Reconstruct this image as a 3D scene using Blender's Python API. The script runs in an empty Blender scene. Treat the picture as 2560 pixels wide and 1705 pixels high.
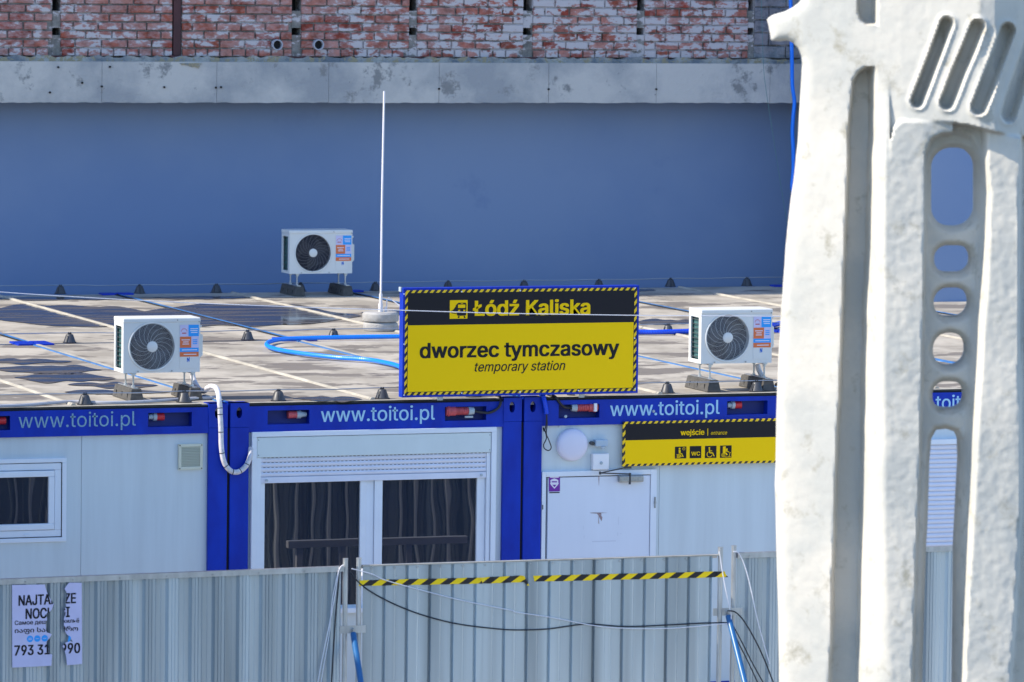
import bpy, bmesh, math, random
import numpy as np
from mathutils import Vector, Matrix, Euler
random.seed(7)
S = bpy.context.scene
COL = S.collection
rad = math.radians

# ------------------------------------------------------------------ camera
FPX = 13220.0
YAW, PITCH, ROLL = 0.348786, 0.0776478, 0.0123916
CAM = Vector((-14.5229, -39.6578, 6.34027))
W0, H0 = 2560.0, 1705.0
fw = Vector((math.sin(YAW)*math.cos(PITCH), math.cos(YAW)*math.cos(PITCH), -math.sin(PITCH)))
rt0 = Vector((math.cos(YAW), -math.sin(YAW), 0)); up0 = rt0.cross(fw)
rt = rt0*math.cos(ROLL) + up0*math.sin(ROLL)
upv = -rt0*math.sin(ROLL) + up0*math.cos(ROLL)
cd = bpy.data.cameras.new("camera"); co = bpy.data.objects.new("camera", cd); COL.objects.link(co)
m = Matrix((rt, upv, -fw)).transposed().to_4x4(); m.translation = CAM
co.matrix_world = m
cd.sensor_width = 36; cd.sensor_fit = 'HORIZONTAL'; cd.lens = FPX*36/W0
cd.clip_start = 0.5; cd.clip_end = 3000
cd.dof.use_dof = True; cd.dof.focus_distance = 43.0; cd.dof.aperture_fstop = 6.0
S.camera = co

# ------------------------------------------------------------------ light
SUN_EL, SUN_AZ = rad(40), rad(4.5)          # azimuth measured from -X towards +Y
sv = Vector((-math.cos(SUN_AZ)*math.cos(SUN_EL), math.sin(SUN_AZ)*math.cos(SUN_EL), math.sin(SUN_EL)))
wd = bpy.data.worlds.new("World"); S.world = wd; wd.use_nodes = True
nt = wd.node_tree; bg = nt.nodes['Background']
sky = nt.nodes.new('ShaderNodeTexSky'); sky.sky_type = 'NISHITA'; sky.sun_disc = False
sky.sun_elevation = SUN_EL; sky.sun_rotation = math.atan2(sv.x, sv.y)
sky.air_density = 1.0; sky.dust_density = 0.2; sky.ozone_density = 5.0
nt.links.new(sky.outputs[0], bg.inputs[0]); bg.inputs[1].default_value = 0.15
ld = bpy.data.lights.new("sun", 'SUN'); ld.energy = 3.3; ld.angle = rad(0.5); ld.color = (1.0, 0.91, 0.76)
lo = bpy.data.objects.new("sun", ld); COL.objects.link(lo)
lo.rotation_euler = sv.to_track_quat('Z', 'Y').to_euler()
S.view_settings.view_transform = 'Standard'; S.view_settings.look = 'None'
S.view_settings.exposure = 1.12; S.view_settings.gamma = 1.0
try: S.view_settings.use_curve_mapping = False
except Exception: pass

# ------------------------------------------------------------------ helpers
def ray(px, py):
    return fw + rt*((px-W0/2)/FPX) - upv*((py-H0/2)/FPX)
def F(px, py, Y=0.0):                      # point of the photo on the upright plane y = Y
    d = ray(px, py); return CAM + d*((Y-CAM.y)/d.y)
def R(px, py, Z=2.6):                      # point of the photo on the level plane z = Z
    d = ray(px, py); return CAM + d*((Z-CAM.z)/d.z)

class MB:
    def __init__(s): s.v = []; s.f = []; s.m = []
    def add(s, vs, fs, mi=0):
        o = len(s.v); s.v += [tuple(v) for v in vs]
        for f in fs: s.f.append([o+i for i in f]); s.m.append(mi)
        return s
    def box(s, x0, x1, y0, y1, z0, z1, mi=0):
        return s.add([(x0,y0,z0),(x1,y0,z0),(x1,y1,z0),(x0,y1,z0),(x0,y0,z1),(x1,y0,z1),(x1,y1,z1),(x0,y1,z1)],
              [(0,3,2,1),(4,5,6,7),(0,1,5,4),(1,2,6,5),(2,3,7,6),(3,0,4,7)], mi)
    def cyl(s, a, b, r0, r1=None, n=16, mi=0, caps=True):
        a = Vector(a); b = Vector(b); r1 = r0 if r1 is None else r1
        d = (b-a).normalized(); q = d.to_track_quat('Z', 'Y')
        vs = []
        for p, r in ((a, r0), (b, r1)):
            for i in range(n):
                t = 2*math.pi*i/n; vs.append(p + q @ Vector((r*math.cos(t), r*math.sin(t), 0)))
        fs = [(i, (i+1) % n, n+(i+1) % n, n+i) for i in range(n)]
        if caps: fs += [tuple(range(n-1, -1, -1)), tuple(range(n, 2*n))]
        return s.add(vs, fs, mi)
    def tube(s, pts, r, n=8, mi=0, rib=None):
        pts = [Vector(p) for p in pts]; vs = []; N = len(pts)
        ref = None
        for i, p in enumerate(pts):
            d = (pts[min(i+1, N-1)]-pts[max(i-1, 0)]).normalized()
            if ref is None:
                ref = d.orthogonal().normalized()
            ref = (ref - d*ref.dot(d)).normalized(); bb = d.cross(ref)
            rr = r*(1 + (rib if (rib and i % 2) else 0))
            for k in range(n):
                t = 2*math.pi*k/n; vs.append(p + (ref*math.cos(t)+bb*math.sin(t))*rr)
        fs = [(i*n+k, i*n+(k+1) % n, (i+1)*n+(k+1) % n, (i+1)*n+k) for i in range(N-1) for k in range(n)]
        fs += [tuple(range(n-1, -1, -1)), tuple(range((N-1)*n, N*n))]
        return s.add(vs, fs, mi)
    def prism(s, poly, y0, y1, mi=0):       # poly in (x,z), extruded along y
        n = len(poly); vs = [(x, y0, z) for x, z in poly] + [(x, y1, z) for x, z in poly]
        fs = [tuple(range(n)), tuple(range(2*n-1, n-1, -1))] + [(i+n, (i+1) % n+n, (i+1) % n, i) for i in range(n)]
        return s.add(vs, fs, mi)
    def build(s, name, mats, parent=None, smooth=False, bevel=0, org=None):
        me = bpy.data.meshes.new(name); me.from_pydata(s.v, [], s.f)
        if not isinstance(mats, (list, tuple)): mats = [mats]
        for mm in mats: me.materials.append(mm)
        me.polygons.foreach_set('material_index', s.m)
        bm = bmesh.new(); bm.from_mesh(me); bmesh.ops.recalc_face_normals(bm, faces=bm.faces)
        if bevel:
            bmesh.ops.bevel(bm, geom=[e for e in bm.edges if len(e.link_faces) == 2 and e.calc_face_angle(0) > 0.6],
                            offset=bevel, segments=2, affect='EDGES', profile=0.5)
        if org is not None:
            bmesh.ops.translate(bm, verts=bm.verts, vec=-Vector(org))
        bm.to_mesh(me); bm.free()
        if smooth:
            me.polygons.foreach_set('use_smooth', [True]*len(me.polygons))
            try: me.set_sharp_from_angle(angle=rad(40))
            except Exception: pass
        o = bpy.data.objects.new(name, me); COL.objects.link(o)
        if org is not None: o.location = org
        if parent is not None: o.parent = parent
        return o
def tag(o, label=None, cat=None, group=None, kind=None):
    if label: o['label'] = label
    if cat: o['category'] = cat
    if group: o['group'] = group
    if kind: o['kind'] = kind
    return o
def thing(name, label, cat, loc=(0, 0, 0), group=None):
    o = bpy.data.objects.new(name, None); COL.objects.link(o); o.location = loc; o.empty_display_size = 0.1
    return tag(o, label, cat, group)
def child(o, parent):                       # keep world geometry while parenting to a moved empty
    o.parent = parent; o.matrix_parent_inverse = Matrix.Translation(-Vector(parent.location)); return o
def smooth_path(pts, k=8):
    P = [Vector(p) for p in pts]; out = []
    for i in range(len(P)-1):
        p0 = P[max(i-1, 0)]; p1 = P[i]; p2 = P[i+1]; p3 = P[min(i+2, len(P)-1)]
        for j in range(k):
            t = j/k
            out.append(0.5*((2*p1)+(p2-p0)*t+(2*p0-5*p1+4*p2-p3)*t*t+(3*p1-p0-3*p2+p3)*t**3))
    out.append(P[-1]); return out
def resample(pts, step):
    out = [pts[0]]; acc = 0
    for a, b in zip(pts, pts[1:]):
        L = (b-a).length
        if L < 1e-9: continue
        t = step-acc
        while t <= L:
            out.append(a+(b-a)*(t/L)); t += step
        acc = (acc+L) % step
    return out

# ------------------------------------------------------------------ materials
def mat(name, col, rough=0.6, metal=0.0, var=0.0, vscale=(1, 1, 1), vdet=4, col2=None, bump=0.0, bscale=40, spec=0.5, coords='Position', cr=(0.35, 0.65), rvar=0.0):
    mm = bpy.data.materials.new(name); mm.use_nodes = True
    n = mm.node_tree.nodes; L = mm.node_tree.links; b = n['Principled BSDF']
    b.inputs['Base Color'].default_value = (*col, 1); b.inputs['Roughness'].default_value = rough
    b.inputs['Metallic'].default_value = metal; b.inputs['Specular IOR Level'].default_value = spec
    if coords == 'Position':
        g = n.new('ShaderNodeNewGeometry'); src = g.outputs['Position']
    else:
        g = n.new('ShaderNodeTexCoord'); src = g.outputs['Object']
    if var or col2:
        mp = n.new('ShaderNodeMapping'); mp.inputs['Scale'].default_value = vscale; L.new(src, mp.inputs[0])
        tx = n.new('ShaderNodeTexNoise'); tx.inputs['Scale'].default_value = 1; tx.inputs['Detail'].default_value = vdet
        tx.inputs['Roughness'].default_value = 0.6
        L.new(mp.outputs[0], tx.inputs[0])
        r = n.new('ShaderNodeValToRGB'); L.new(tx.outputs[0], r.inputs[0])
        r.color_ramp.elements[0].position = cr[0]; r.color_ramp.elements[1].position = cr[1]
        c2 = col2 if col2 else tuple(c*(1-var) for c in col)
        r.color_ramp.elements[0].color = (*c2, 1); r.color_ramp.elements[1].color = (*col, 1)
        L.new(r.outputs[0], b.inputs['Base Color'])
        if rvar:
            mr = n.new('ShaderNodeMapRange'); L.new(tx.outputs[0], mr.inputs[0])
            mr.inputs[1].default_value = 0.3; mr.inputs[2].default_value = 0.7
            mr.inputs[3].default_value = rough-rvar; mr.inputs[4].default_value = rough+rvar
            L.new(mr.outputs[0], b.inputs['Roughness'])
    if bump:
        t2 = n.new('ShaderNodeTexNoise'); t2.inputs['Scale'].default_value = bscale; t2.inputs['Detail'].default_value = 5
        L.new(src, t2.inputs[0])
        bp = n.new('ShaderNodeBump'); bp.inputs['Strength'].default_value = bump; bp.inputs['Distance'].default_value = 0.01
        L.new(t2.outputs[0], bp.inputs['Height']); L.new(bp.outputs[0], b.inputs['Normal'])
    return mm
def stripes(name, c1, c2, period, direction=(1, 1), rough=0.45, coords='Object'):
    mm = bpy.data.materials.new(name); mm.use_nodes = True
    n = mm.node_tree.nodes; L = mm.node_tree.links; b = n['Principled BSDF']; b.inputs['Roughness'].default_value = rough
    tc = n.new('ShaderNodeTexCoord'); sp = n.new('ShaderNodeSeparateXYZ'); L.new(tc.outputs[coords], sp.inputs[0])
    a = n.new('ShaderNodeMath'); a.operation = 'MULTIPLY'; a.inputs[1].default_value = direction[0]; L.new(sp.outputs[0], a.inputs[0])
    c = n.new('ShaderNodeMath'); c.operation = 'MULTIPLY_ADD'; c.inputs[1].default_value = direction[1]; L.new(sp.outputs[2], c.inputs[0]); L.new(a.outputs[0], c.inputs[2])
    d = n.new('ShaderNodeMath'); d.operation = 'DIVIDE'; d.inputs[1].default_value = period; L.new(c.outputs[0], d.inputs[0])
    e = n.new('ShaderNodeMath'); e.operation = 'FRACT'; L.new(d.outputs[0], e.inputs[0])
    g = n.new('ShaderNodeMath'); g.operation = 'GREATER_THAN'; g.inputs[1].default_value = 0.5; L.new(e.outputs[0], g.inputs[0])
    mx = n.new('ShaderNodeMix'); mx.data_type = 'RGBA'; L.new(g.outputs[0], mx.inputs[0])
    mx.inputs[6].default_value = (*c1, 1); mx.inputs[7].default_value = (*c2, 1); L.new(mx.outputs[2], b.inputs['Base Color'])
    return mm
BLUE = (0.0, 0.036, 0.45)
YEL = (1.0, 0.63, 0.0); INK = (0.010, 0.009, 0.014)
M = dict(
 blue=mat('blue_paint', BLUE, 0.45, 0, vscale=(5, 5, 2), vdet=7, col2=(0.001, 0.022, 0.33), bump=0.05, bscale=8, spec=0.25),
 bluel=mat('blue_edge_paint', (0.05, 0.20, 0.52), 0.45, 0, var=0.3, vscale=(6, 6, 6)),
 blued=mat('blue_recess_shade', (0.004, 0.018, 0.17), 0.6),  # darker copy of the frame blue, shade painted into recess backs
 white=mat('white_coated_steel', (0.60, 0.675, 0.72), 0.42, 0, vscale=(9, 9, 0.6), vdet=8, var=0.09, bump=0.02, bscale=6),
 panel2=mat('door_white_paint', (0.69, 0.74, 0.85), 0.4, 0, vscale=(5, 5, 1), var=0.04, bump=0.03, bscale=5),
 pvc=mat('white_window_plastic', (0.73, 0.785, 0.87), 0.35, 0, vscale=(5, 5, 3), var=0.05),
 shutter=mat('shutter_white', (0.68, 0.71, 0.83), 0.45, 0, vscale=(5, 5, 3), var=0.06),
 shutb=mat('shutter_box_tint', (0.63, 0.71, 0.73), 0.4, 0, vscale=(4, 4, 1.5), var=0.06),
 dark=mat('black_rubber', (0.018, 0.018, 0.02), 0.6),
 gap=mat('dark_seal_and_shade', (0.006, 0.006, 0.008), 0.8),  # near-black for seals, also painted as shade in holes and gaps
 cone=mat('grey_black_plastic', (0.05, 0.052, 0.06), 0.45),
 rubber=mat('weathered_rubber_block', (0.085, 0.08, 0.075), 0.8, 0, var=0.4, vscale=(20, 20, 20), bump=0.2, bscale=60),
 wire=mat('galvanised_wire', (0.42, 0.43, 0.45), 0.4, 0.7),
 steel=mat('galvanised_steel_tube', (0.52, 0.54, 0.56), 0.38, 0.75, vscale=(12, 12, 4), var=0.25),
 acw=mat('outdoor_unit_white', (0.70, 0.70, 0.68), 0.4, 0, vscale=(6, 6, 6), var=0.04),
 fin=mat('heat_exchanger_fins', (0.10, 0.24, 0.24), 0.5, 0.3, vscale=(40, 8, 60), var=0.6),
 guard=mat('fan_guard_wire', (0.60, 0.60, 0.60), 0.5),
 fan=mat('dark_fan_plastic', (0.03, 0.032, 0.04), 0.45),
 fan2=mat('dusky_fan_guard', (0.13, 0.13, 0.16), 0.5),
 cavity=mat('fan_cavity_shade', (0.006, 0.008, 0.02), 0.8),
 hose=mat('blue_corrugated_plastic', (0.0, 0.20, 0.88), 0.35),
 hose_d=mat('deep_blue_corrugated_plastic', (0.003, 0.06, 0.65), 0.35),
 foam=mat('white_pipe_wrap', (0.70, 0.68, 0.72), 0.6, 0, var=0.25, vscale=(30, 30, 30), bump=0.3, bscale=60),
 conduit=mat('grey_conduit', (0.36, 0.37, 0.42), 0.55),
 red=mat('red_plug_plastic', (0.55, 0.02, 0.03), 0.4),
 pink=mat('faded_red_plastic', (0.62, 0.09, 0.11), 0.45, 0, var=0.35, vscale=(30, 30, 30)),
 greyp=mat('grey_plug_plastic', (0.38, 0.45, 0.50), 0.4),
 yellow=mat('yellow_print', YEL, 0.5, spec=0.15), ink=mat('black_print', INK, 0.5, spec=0.25),
 lblue=mat('pale_blue_lettering', (0.36, 0.62, 0.83), 0.45),
 lblue2=mat('weathered_pale_lettering', (0.25, 0.45, 0.60), 0.5, 0, var=0.35, vscale=(60, 60, 60)),
 haz=stripes('hazard_border', YEL, INK, 0.052, (1, -0.8)),
 tape=stripes('hazard_tape', (1.0, 0.66, 0.0), INK, 0.143, (1, -1.5), 0.3),
 lamp=mat('opal_lamp_cover', (0.66, 0.66, 0.80), 0.35),
 plate=mat('white_plastic_box', (0.80, 0.80, 0.84), 0.35),
 clear=mat('translucent_grey_plastic', (0.42, 0.52, 0.62), 0.15),
 closer=mat('brushed_metal_closer', (0.40, 0.42, 0.44), 0.35, 0.8, var=0.3, vscale=(30, 30, 30)),
 rust=mat('rust_stain', (0.42, 0.31, 0.32), 0.9, 0, var=0.4, vscale=(60, 60, 60)),
 blotch=mat('light_rust', (0.50, 0.42, 0.46), 0.9),
 purple=mat('purple_print', (0.16, 0.01, 0.32), 0.4),
 vent=mat('cream_plastic', (0.62, 0.63, 0.52), 0.5),
 orange=mat('orange_print', (0.70, 0.16, 0.05), 0.5), cyan=mat('cyan_print', (0.01, 0.33, 0.85), 0.5),
 paper=mat('pale_paper', (0.62, 0.58, 0.80), 0.7, 0, var=0.08, vscale=(9, 9, 9)),
 pblue=mat('blue_print', (0.01, 0.13, 0.55), 0.6),
 rusty=mat('rust_painted_steel', (0.075, 0.018, 0.022), 0.6, 0, var=0.4, vscale=(9, 9, 5)),
 fabric=mat('brace_blue_paint', (0.02, 0.12, 0.30), 0.35),  # one even blue for the fence braces
 asphalt=mat('asphalt', (0.075, 0.075, 0.078), 0.85, 0, var=0.35, vscale=(0.9, 0.9, 0.9), bump=0.3, bscale=60),
 paving=mat('concrete_paving', (0.46, 0.42, 0.36), 0.85, 0, var=0.2, vscale=(2, 2, 2), bump=0.2, bscale=40),
 stone=mat('grey_cast_concrete', (0.42, 0.41, 0.40), 0.85, 0, var=0.3, vscale=(12, 12, 12), vdet=8, bump=0.5, bscale=90),
 cable=mat('black_cable', (0.012, 0.013, 0.02), 0.45), wcable=mat('white_cable', (0.72, 0.70, 0.74), 0.5),
 flash=mat('pale_roof_flashing', (0.44, 0.41, 0.35), 0.6, 0, var=0.35, vscale=(7, 3, 7), vdet=7),
 interior=mat('dim_interior_lining', (0.12, 0.12, 0.13), 0.8),
)
# glass that mirrors the fence in front of it
def glassmat():
    mm = bpy.data.materials.new('dark_window_glass'); mm.use_nodes = True
    n = mm.node_tree.nodes; L = mm.node_tree.links; b = n['Principled BSDF']
    b.inputs['Base Color'].default_value = (0.002, 0.008, 0.024, 1); b.inputs['Roughness'].default_value = 0.015
    b.inputs['IOR'].default_value = 1.8
    g = n.new('ShaderNodeNewGeometry'); mp = n.new('ShaderNodeMapping'); mp.inputs['Scale'].default_value = (2.2, 1, 1.3); L.new(g.outputs['Position'], mp.inputs[0])
    t = n.new('ShaderNodeTexNoise'); t.inputs['Scale'].default_value = 1.0; t.inputs['Detail'].default_value = 1; L.new(mp.outputs[0], t.inputs[0])
    bp = n.new('ShaderNodeBump'); bp.inputs['Strength'].default_value = 0.12; bp.inputs['Distance'].default_value = 0.02
    L.new(t.outputs[0], bp.inputs['Height']); L.new(bp.outputs[0], b.inputs['Normal'])
    return mm
M['glass'] = glassmat()
def watermat():
    mm = bpy.data.materials.new('rain_water_film'); mm.use_nodes = True
    n = mm.node_tree.nodes; L = mm.node_tree.links; b = n['Principled BSDF']
    b.inputs['Base Color'].default_value = (0.045, 0.038, 0.035, 1); b.inputs['IOR'].default_value = 1.33
    g = n.new('ShaderNodeNewGeometry'); mp = n.new('ShaderNodeMapping'); mp.inputs['Scale'].default_value = (0.8, 5, 1); L.new(g.outputs['Position'], mp.inputs[0])
    t = n.new('ShaderNodeTexNoise'); t.inputs['Scale'].default_value = 1.4; t.inputs['Detail'].default_value = 4; L.new(mp.outputs[0], t.inputs[0])
    mr = n.new('ShaderNodeMapRange'); mr.inputs[1].default_value = 0.42; mr.inputs[2].default_value = 0.58; mr.inputs[3].default_value = 0.02; mr.inputs[4].default_value = 0.34
    L.new(t.outputs[0], mr.inputs[0]); L.new(mr.outputs[0], b.inputs['Roughness'])
    cr = n.new('ShaderNodeValToRGB'); cr.color_ramp.elements[0].position = 0.45; cr.color_ramp.elements[1].position = 0.6; cr.color_ramp.elements[0].color = (0.04, 0.036, 0.034, 1); cr.color_ramp.elements[1].color = (0.10, 0.09, 0.085, 1)
    L.new(t.outputs[0], cr.inputs[0]); L.new(cr.outputs[0], b.inputs['Base Color'])
    return mm
M['water'] = watermat()
def roofmat():
    mm = bpy.data.materials.new('weathered_roof_sheet'); mm.use_nodes = True
    n = mm.node_tree.nodes; L = mm.node_tree.links; b = n['Principled BSDF']
    g = n.new('ShaderNodeNewGeometry')
    def noise(sc, scale, det, rgh=0.6, off=0):
        mp = n.new('ShaderNodeMapping'); mp.inputs['Scale'].default_value = sc; mp.inputs['Location'].default_value = (off, off, 0); L.new(g.outputs['Position'], mp.inputs[0])
        t = n.new('ShaderNodeTexNoise'); t.inputs['Scale'].default_value = scale; t.inputs['Detail'].default_value = det; t.inputs['Roughness'].default_value = rgh
        L.new(mp.outputs[0], t.inputs[0]); return t
    def ramp(t, p0, p1, c0, c1):
        r = n.new('ShaderNodeValToRGB'); r.color_ramp.elements[0].position = p0; r.color_ramp.elements[1].position = p1
        r.color_ramp.elements[0].color = c0; r.color_ramp.elements[1].color = c1; L.new(t.outputs[0], r.inputs[0]); return r
    a = ramp(noise((1, 0.8, 1), 2.2, 7), 0.40, 0.60, (0.30, 0.27, 0.225, 1), (0.455, 0.415, 0.35, 1))
    d = ramp(noise((0.9, 1.6, 1), 1.1, 8, 0.62, 5), 0.545, 0.565, (0, 0, 0, 1), (1, 1, 1, 1))     # dried silt patches with ragged rims
    e = ramp(noise((1.5, 2.4, 1), 1.6, 6, 0.6, 11), 0.60, 0.68, (0, 0, 0, 1), (1, 1, 1, 1))
    m1 = n.new('ShaderNodeMix'); m1.data_type = 'RGBA'; L.new(d.outputs[0], m1.inputs[0]); L.new(a.outputs[0], m1.inputs[6]); m1.inputs[7].default_value = (0.18, 0.16, 0.14, 1)
    m2 = n.new('ShaderNodeMix'); m2.data_type = 'RGBA'; L.new(e.outputs[0], m2.inputs[0]); L.new(m1.outputs[2], m2.inputs[6]); m2.inputs[7].default_value = (0.13, 0.115, 0.11, 1)
    L.new(m2.outputs[2], b.inputs['Base Color']); b.inputs['Roughness'].default_value = 0.7
    w = noise((0.5, 2.5, 1), 1.0, 3); bp = n.new('ShaderNodeBump'); bp.inputs['Strength'].default_value = 0.5; bp.inputs['Distance'].default_value = 0.02
    L.new(w.outputs[0], bp.inputs['Height']); L.new(bp.outputs[0], b.inputs['Normal'])
    return mm
M['roof'] = roofmat()
def fencemat(name, c, r):
    mm = bpy.data.materials.new(name); mm.use_nodes = True
    n = mm.node_tree.nodes; L = mm.node_tree.links; b = n['Principled BSDF']
    g = n.new('ShaderNodeNewGeometry'); mp = n.new('ShaderNodeMapping'); mp.inputs['Scale'].default_value = (7, 7, 0.25); L.new(g.outputs['Position'], mp.inputs[0])
    t = n.new('ShaderNodeTexNoise'); t.inputs['Scale'].default_value = 1.0; t.inputs['Detail'].default_value = 2; L.new(mp.outputs[0], t.inputs[0])
    rr = n.new('ShaderNodeValToRGB'); rr.color_ramp.elements[0].position = 0.3; rr.color_ramp.elements[1].position = 0.7
    rr.color_ramp.elements[0].color = (*[x*0.55 for x in c], 1); rr.color_ramp.elements[1].color = (*c, 1); L.new(t.outputs[0], rr.inputs[0])  # upright colour bands stand in for uneven reflections on the sheets
    L.new(rr.outputs[0], b.inputs['Base Color']); b.inputs['Metallic'].default_value = 0.55; b.inputs['Roughness'].default_value = r
    return mm
M['sheet'] = fencemat('zinc_coated_sheet', (0.57, 0.655, 0.71), 0.26)
def brickmats():
    out = []
    for nm, mortar in (('brick_face', False), ('brick_mortar', True), ('aerated_block', None)):
        mm = bpy.data.materials.new(nm); mm.use_nodes = True
        n = mm.node_tree.nodes; L = mm.node_tree.links; b = n['Principled BSDF']; b.inputs['Roughness'].default_value = 0.9
        g = n.new('ShaderNodeNewGeometry'); oi = n.new('ShaderNodeObjectInfo')
        base = n.new('ShaderNodeValToRGB'); L.new(oi.outputs['Random'], base.inputs[0])
        cr = base.color_ramp; 
        if mortar is False:
            cols = [(0.34, 0.075, 0.040), (0.42, 0.13, 0.09), (0.44, 0.17, 0.13), (0.30, 0.05, 0.028), (0.46, 0.20, 0.16)]
        elif mortar: cols = [(0.24, 0.23, 0.21)]*5
        else: cols = [(0.16, 0.18, 0.21), (0.20, 0.22, 0.25), (0.13, 0.15, 0.18), (0.22, 0.24, 0.26), (0.18, 0.19, 0.22)]
        cr.interpolation = 'CONSTANT'
        cr.elements[0].color = (*cols[0], 1); cr.elements[1].position = 0.2; cr.elements[1].color = (*cols[1], 1)
        for k in (2, 3, 4): el = cr.elements.new(0.2*k); el.color = (*cols[k], 1)
        # grime
        t = n.new('ShaderNodeTexNoise'); t.inputs['Scale'].default_value = 9; t.inputs['Detail'].default_value = 8; t.inputs['Roughness'].default_value = 0.7; L.new(g.outputs['Position'], t.inputs[0])
        # plaster residue, more of it towards the right (+X)
        mp = n.new('ShaderNodeMapping'); mp.inputs['Scale'].default_value = (7, 7, 15); L.new(g.outputs['Position'], mp.inputs[0])
        t2 = n.new('ShaderNodeTexNoise'); t2.inputs['Scale'].default_value = 1.0; t2.inputs['Detail'].default_value = 6; t2.inputs['Roughness'].default_value = 0.65; L.new(mp.outputs[0], t2.inputs[0])
        sp = n.new('ShaderNodeSeparateXYZ'); L.new(g.outputs['Position'], sp.inputs[0])
        t3 = n.new('ShaderNodeTexNoise'); t3.inputs['Scale'].default_value = 0.8; t3.inputs['Detail'].default_value = 2; L.new(g.outputs['Position'], t3.inputs[0])
        mr = n.new('ShaderNodeMapRange'); mr.inputs[1].default_value = -0.5; mr.inputs[2].default_value = 4.5; mr.inputs[3].default_value = -0.055; mr.inputs[4].default_value = -0.004; L.new(sp.outputs[0], mr.inputs[0])
        a1 = n.new('ShaderNodeMath'); a1.operation = 'ADD'; L.new(t2.outputs[0], a1.inputs[0]); L.new(mr.outputs[0], a1.inputs[1])
        a2 = n.new('ShaderNodeMath'); a2.operation = 'MULTIPLY_ADD'; L.new(t3.outputs[0], a2.inputs[0]); a2.inputs[1].default_value = 0.30; L.new(a1.outputs[0], a2.inputs[2])
        r2 = n.new('ShaderNodeMapRange'); r2.inputs[1].default_value = 0.645; r2.inputs[2].default_value = 0.675; L.new(a2.outputs[0], r2.inputs[0])
        mul = n.new('ShaderNodeMath'); mul.operation = 'MULTIPLY'; mul.inputs[1].default_value = {False: 0.92, True: 0.9, None: 0.15}[mortar]; L.new(r2.outputs[0], mul.inputs[0])
        dk = n.new('ShaderNodeMapRange'); dk.inputs[1].default_value = 0.35; dk.inputs[2].default_value = 0.65; dk.inputs[3].default_value = 0.45; dk.inputs[4].default_value = 1.15; L.new(t.outputs[0], dk.inputs[0])
        mc = n.new('ShaderNodeMix'); mc.data_type = 'RGBA'; mc.blend_type = 'MULTIPLY'; mc.inputs[0].default_value = 1
        L.new(base.outputs[0], mc.inputs[6]); L.new(dk.outputs[0], mc.inputs[7])
        pk = n.new('ShaderNodeMapRange'); pk.inputs[1].default_value = 0.40; pk.inputs[2].default_value = 0.60; pk.inputs[4].default_value = 0.80 if mortar is False else 0.2; L.new(t2.outputs[0], pk.inputs[0])
        mpk = n.new('ShaderNodeMix'); mpk.data_type = 'RGBA'; L.new(pk.outputs[0], mpk.inputs[0]); L.new(mc.outputs[2], mpk.inputs[6]); mpk.inputs[7].default_value = (0.47, 0.32, 0.31, 1)
        mx = n.new('ShaderNodeMix'); mx.data_type = 'RGBA'; L.new(mul.outputs[0], mx.inputs[0]); L.new(mpk.outputs[2], mx.inputs[6]); mx.inputs[7].default_value = (0.52, 0.48, 0.485, 1)
        L.new(mx.outputs[2], b.inputs['Base Color'])
        bp = n.new('ShaderNodeBump'); bp.inputs['Strength'].default_value = 0.6; bp.inputs['Distance'].default_value = 0.01; L.new(t.outputs[0], bp.inputs['Height']); L.new(bp.outputs[0], b.inputs['Normal'])
        out.append(mm)
    return out
M['brick'], M['mortar'], M['block'] = brickmats()
def farbrick():
    mm = bpy.data.materials.new('old_brickwork'); mm.use_nodes = True
    n = mm.node_tree.nodes; L = mm.node_tree.links; b = n['Principled BSDF']; b.inputs['Roughness'].default_value = 0.9
    g = n.new('ShaderNodeNewGeometry'); sp = n.new('ShaderNodeSeparateXYZ'); L.new(g.outputs['Position'], sp.inputs[0])
    cb = n.new('ShaderNodeCombineXYZ'); L.new(sp.outputs[0], cb.inputs[0]); L.new(sp.outputs[2], cb.inputs[1])
    t = n.new('ShaderNodeTexBrick'); L.new(cb.outputs[0], t.inputs['Vector']); t.inputs['Scale'].default_value = 1
    t.inputs['Brick Width'].default_value = 0.28; t.inputs['Row Height'].default_value = 0.0885; t.inputs['Mortar Size'].default_value = 0.008
    t.inputs['Color1'].default_value = (0.32, 0.08, 0.05, 1); t.inputs['Color2'].default_value = (0.44, 0.19, 0.15, 1); t.inputs['Mortar'].default_value = (0.24, 0.23, 0.21, 1)
    z = n.new('ShaderNodeTexNoise'); z.inputs['Scale'].default_value = 6; z.inputs['Detail'].default_value = 8; L.new(g.outputs['Position'], z.inputs[0])
    r = n.new('ShaderNodeMapRange'); r.inputs[1].default_value = 0.53; r.inputs[2].default_value = 0.58; L.new(z.outputs[0], r.inputs[0])
    mx = n.new('ShaderNodeMix'); mx.data_type = 'RGBA'; L.new(r.outputs[0], mx.inputs[0]); L.new(t.outputs[0], mx.inputs[6]); mx.inputs[7].default_value = (0.50, 0.46, 0.46, 1)
    L.new(mx.outputs[2], b.inputs['Base Color']); return mm
M['farbrick'] = farbrick()
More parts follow.
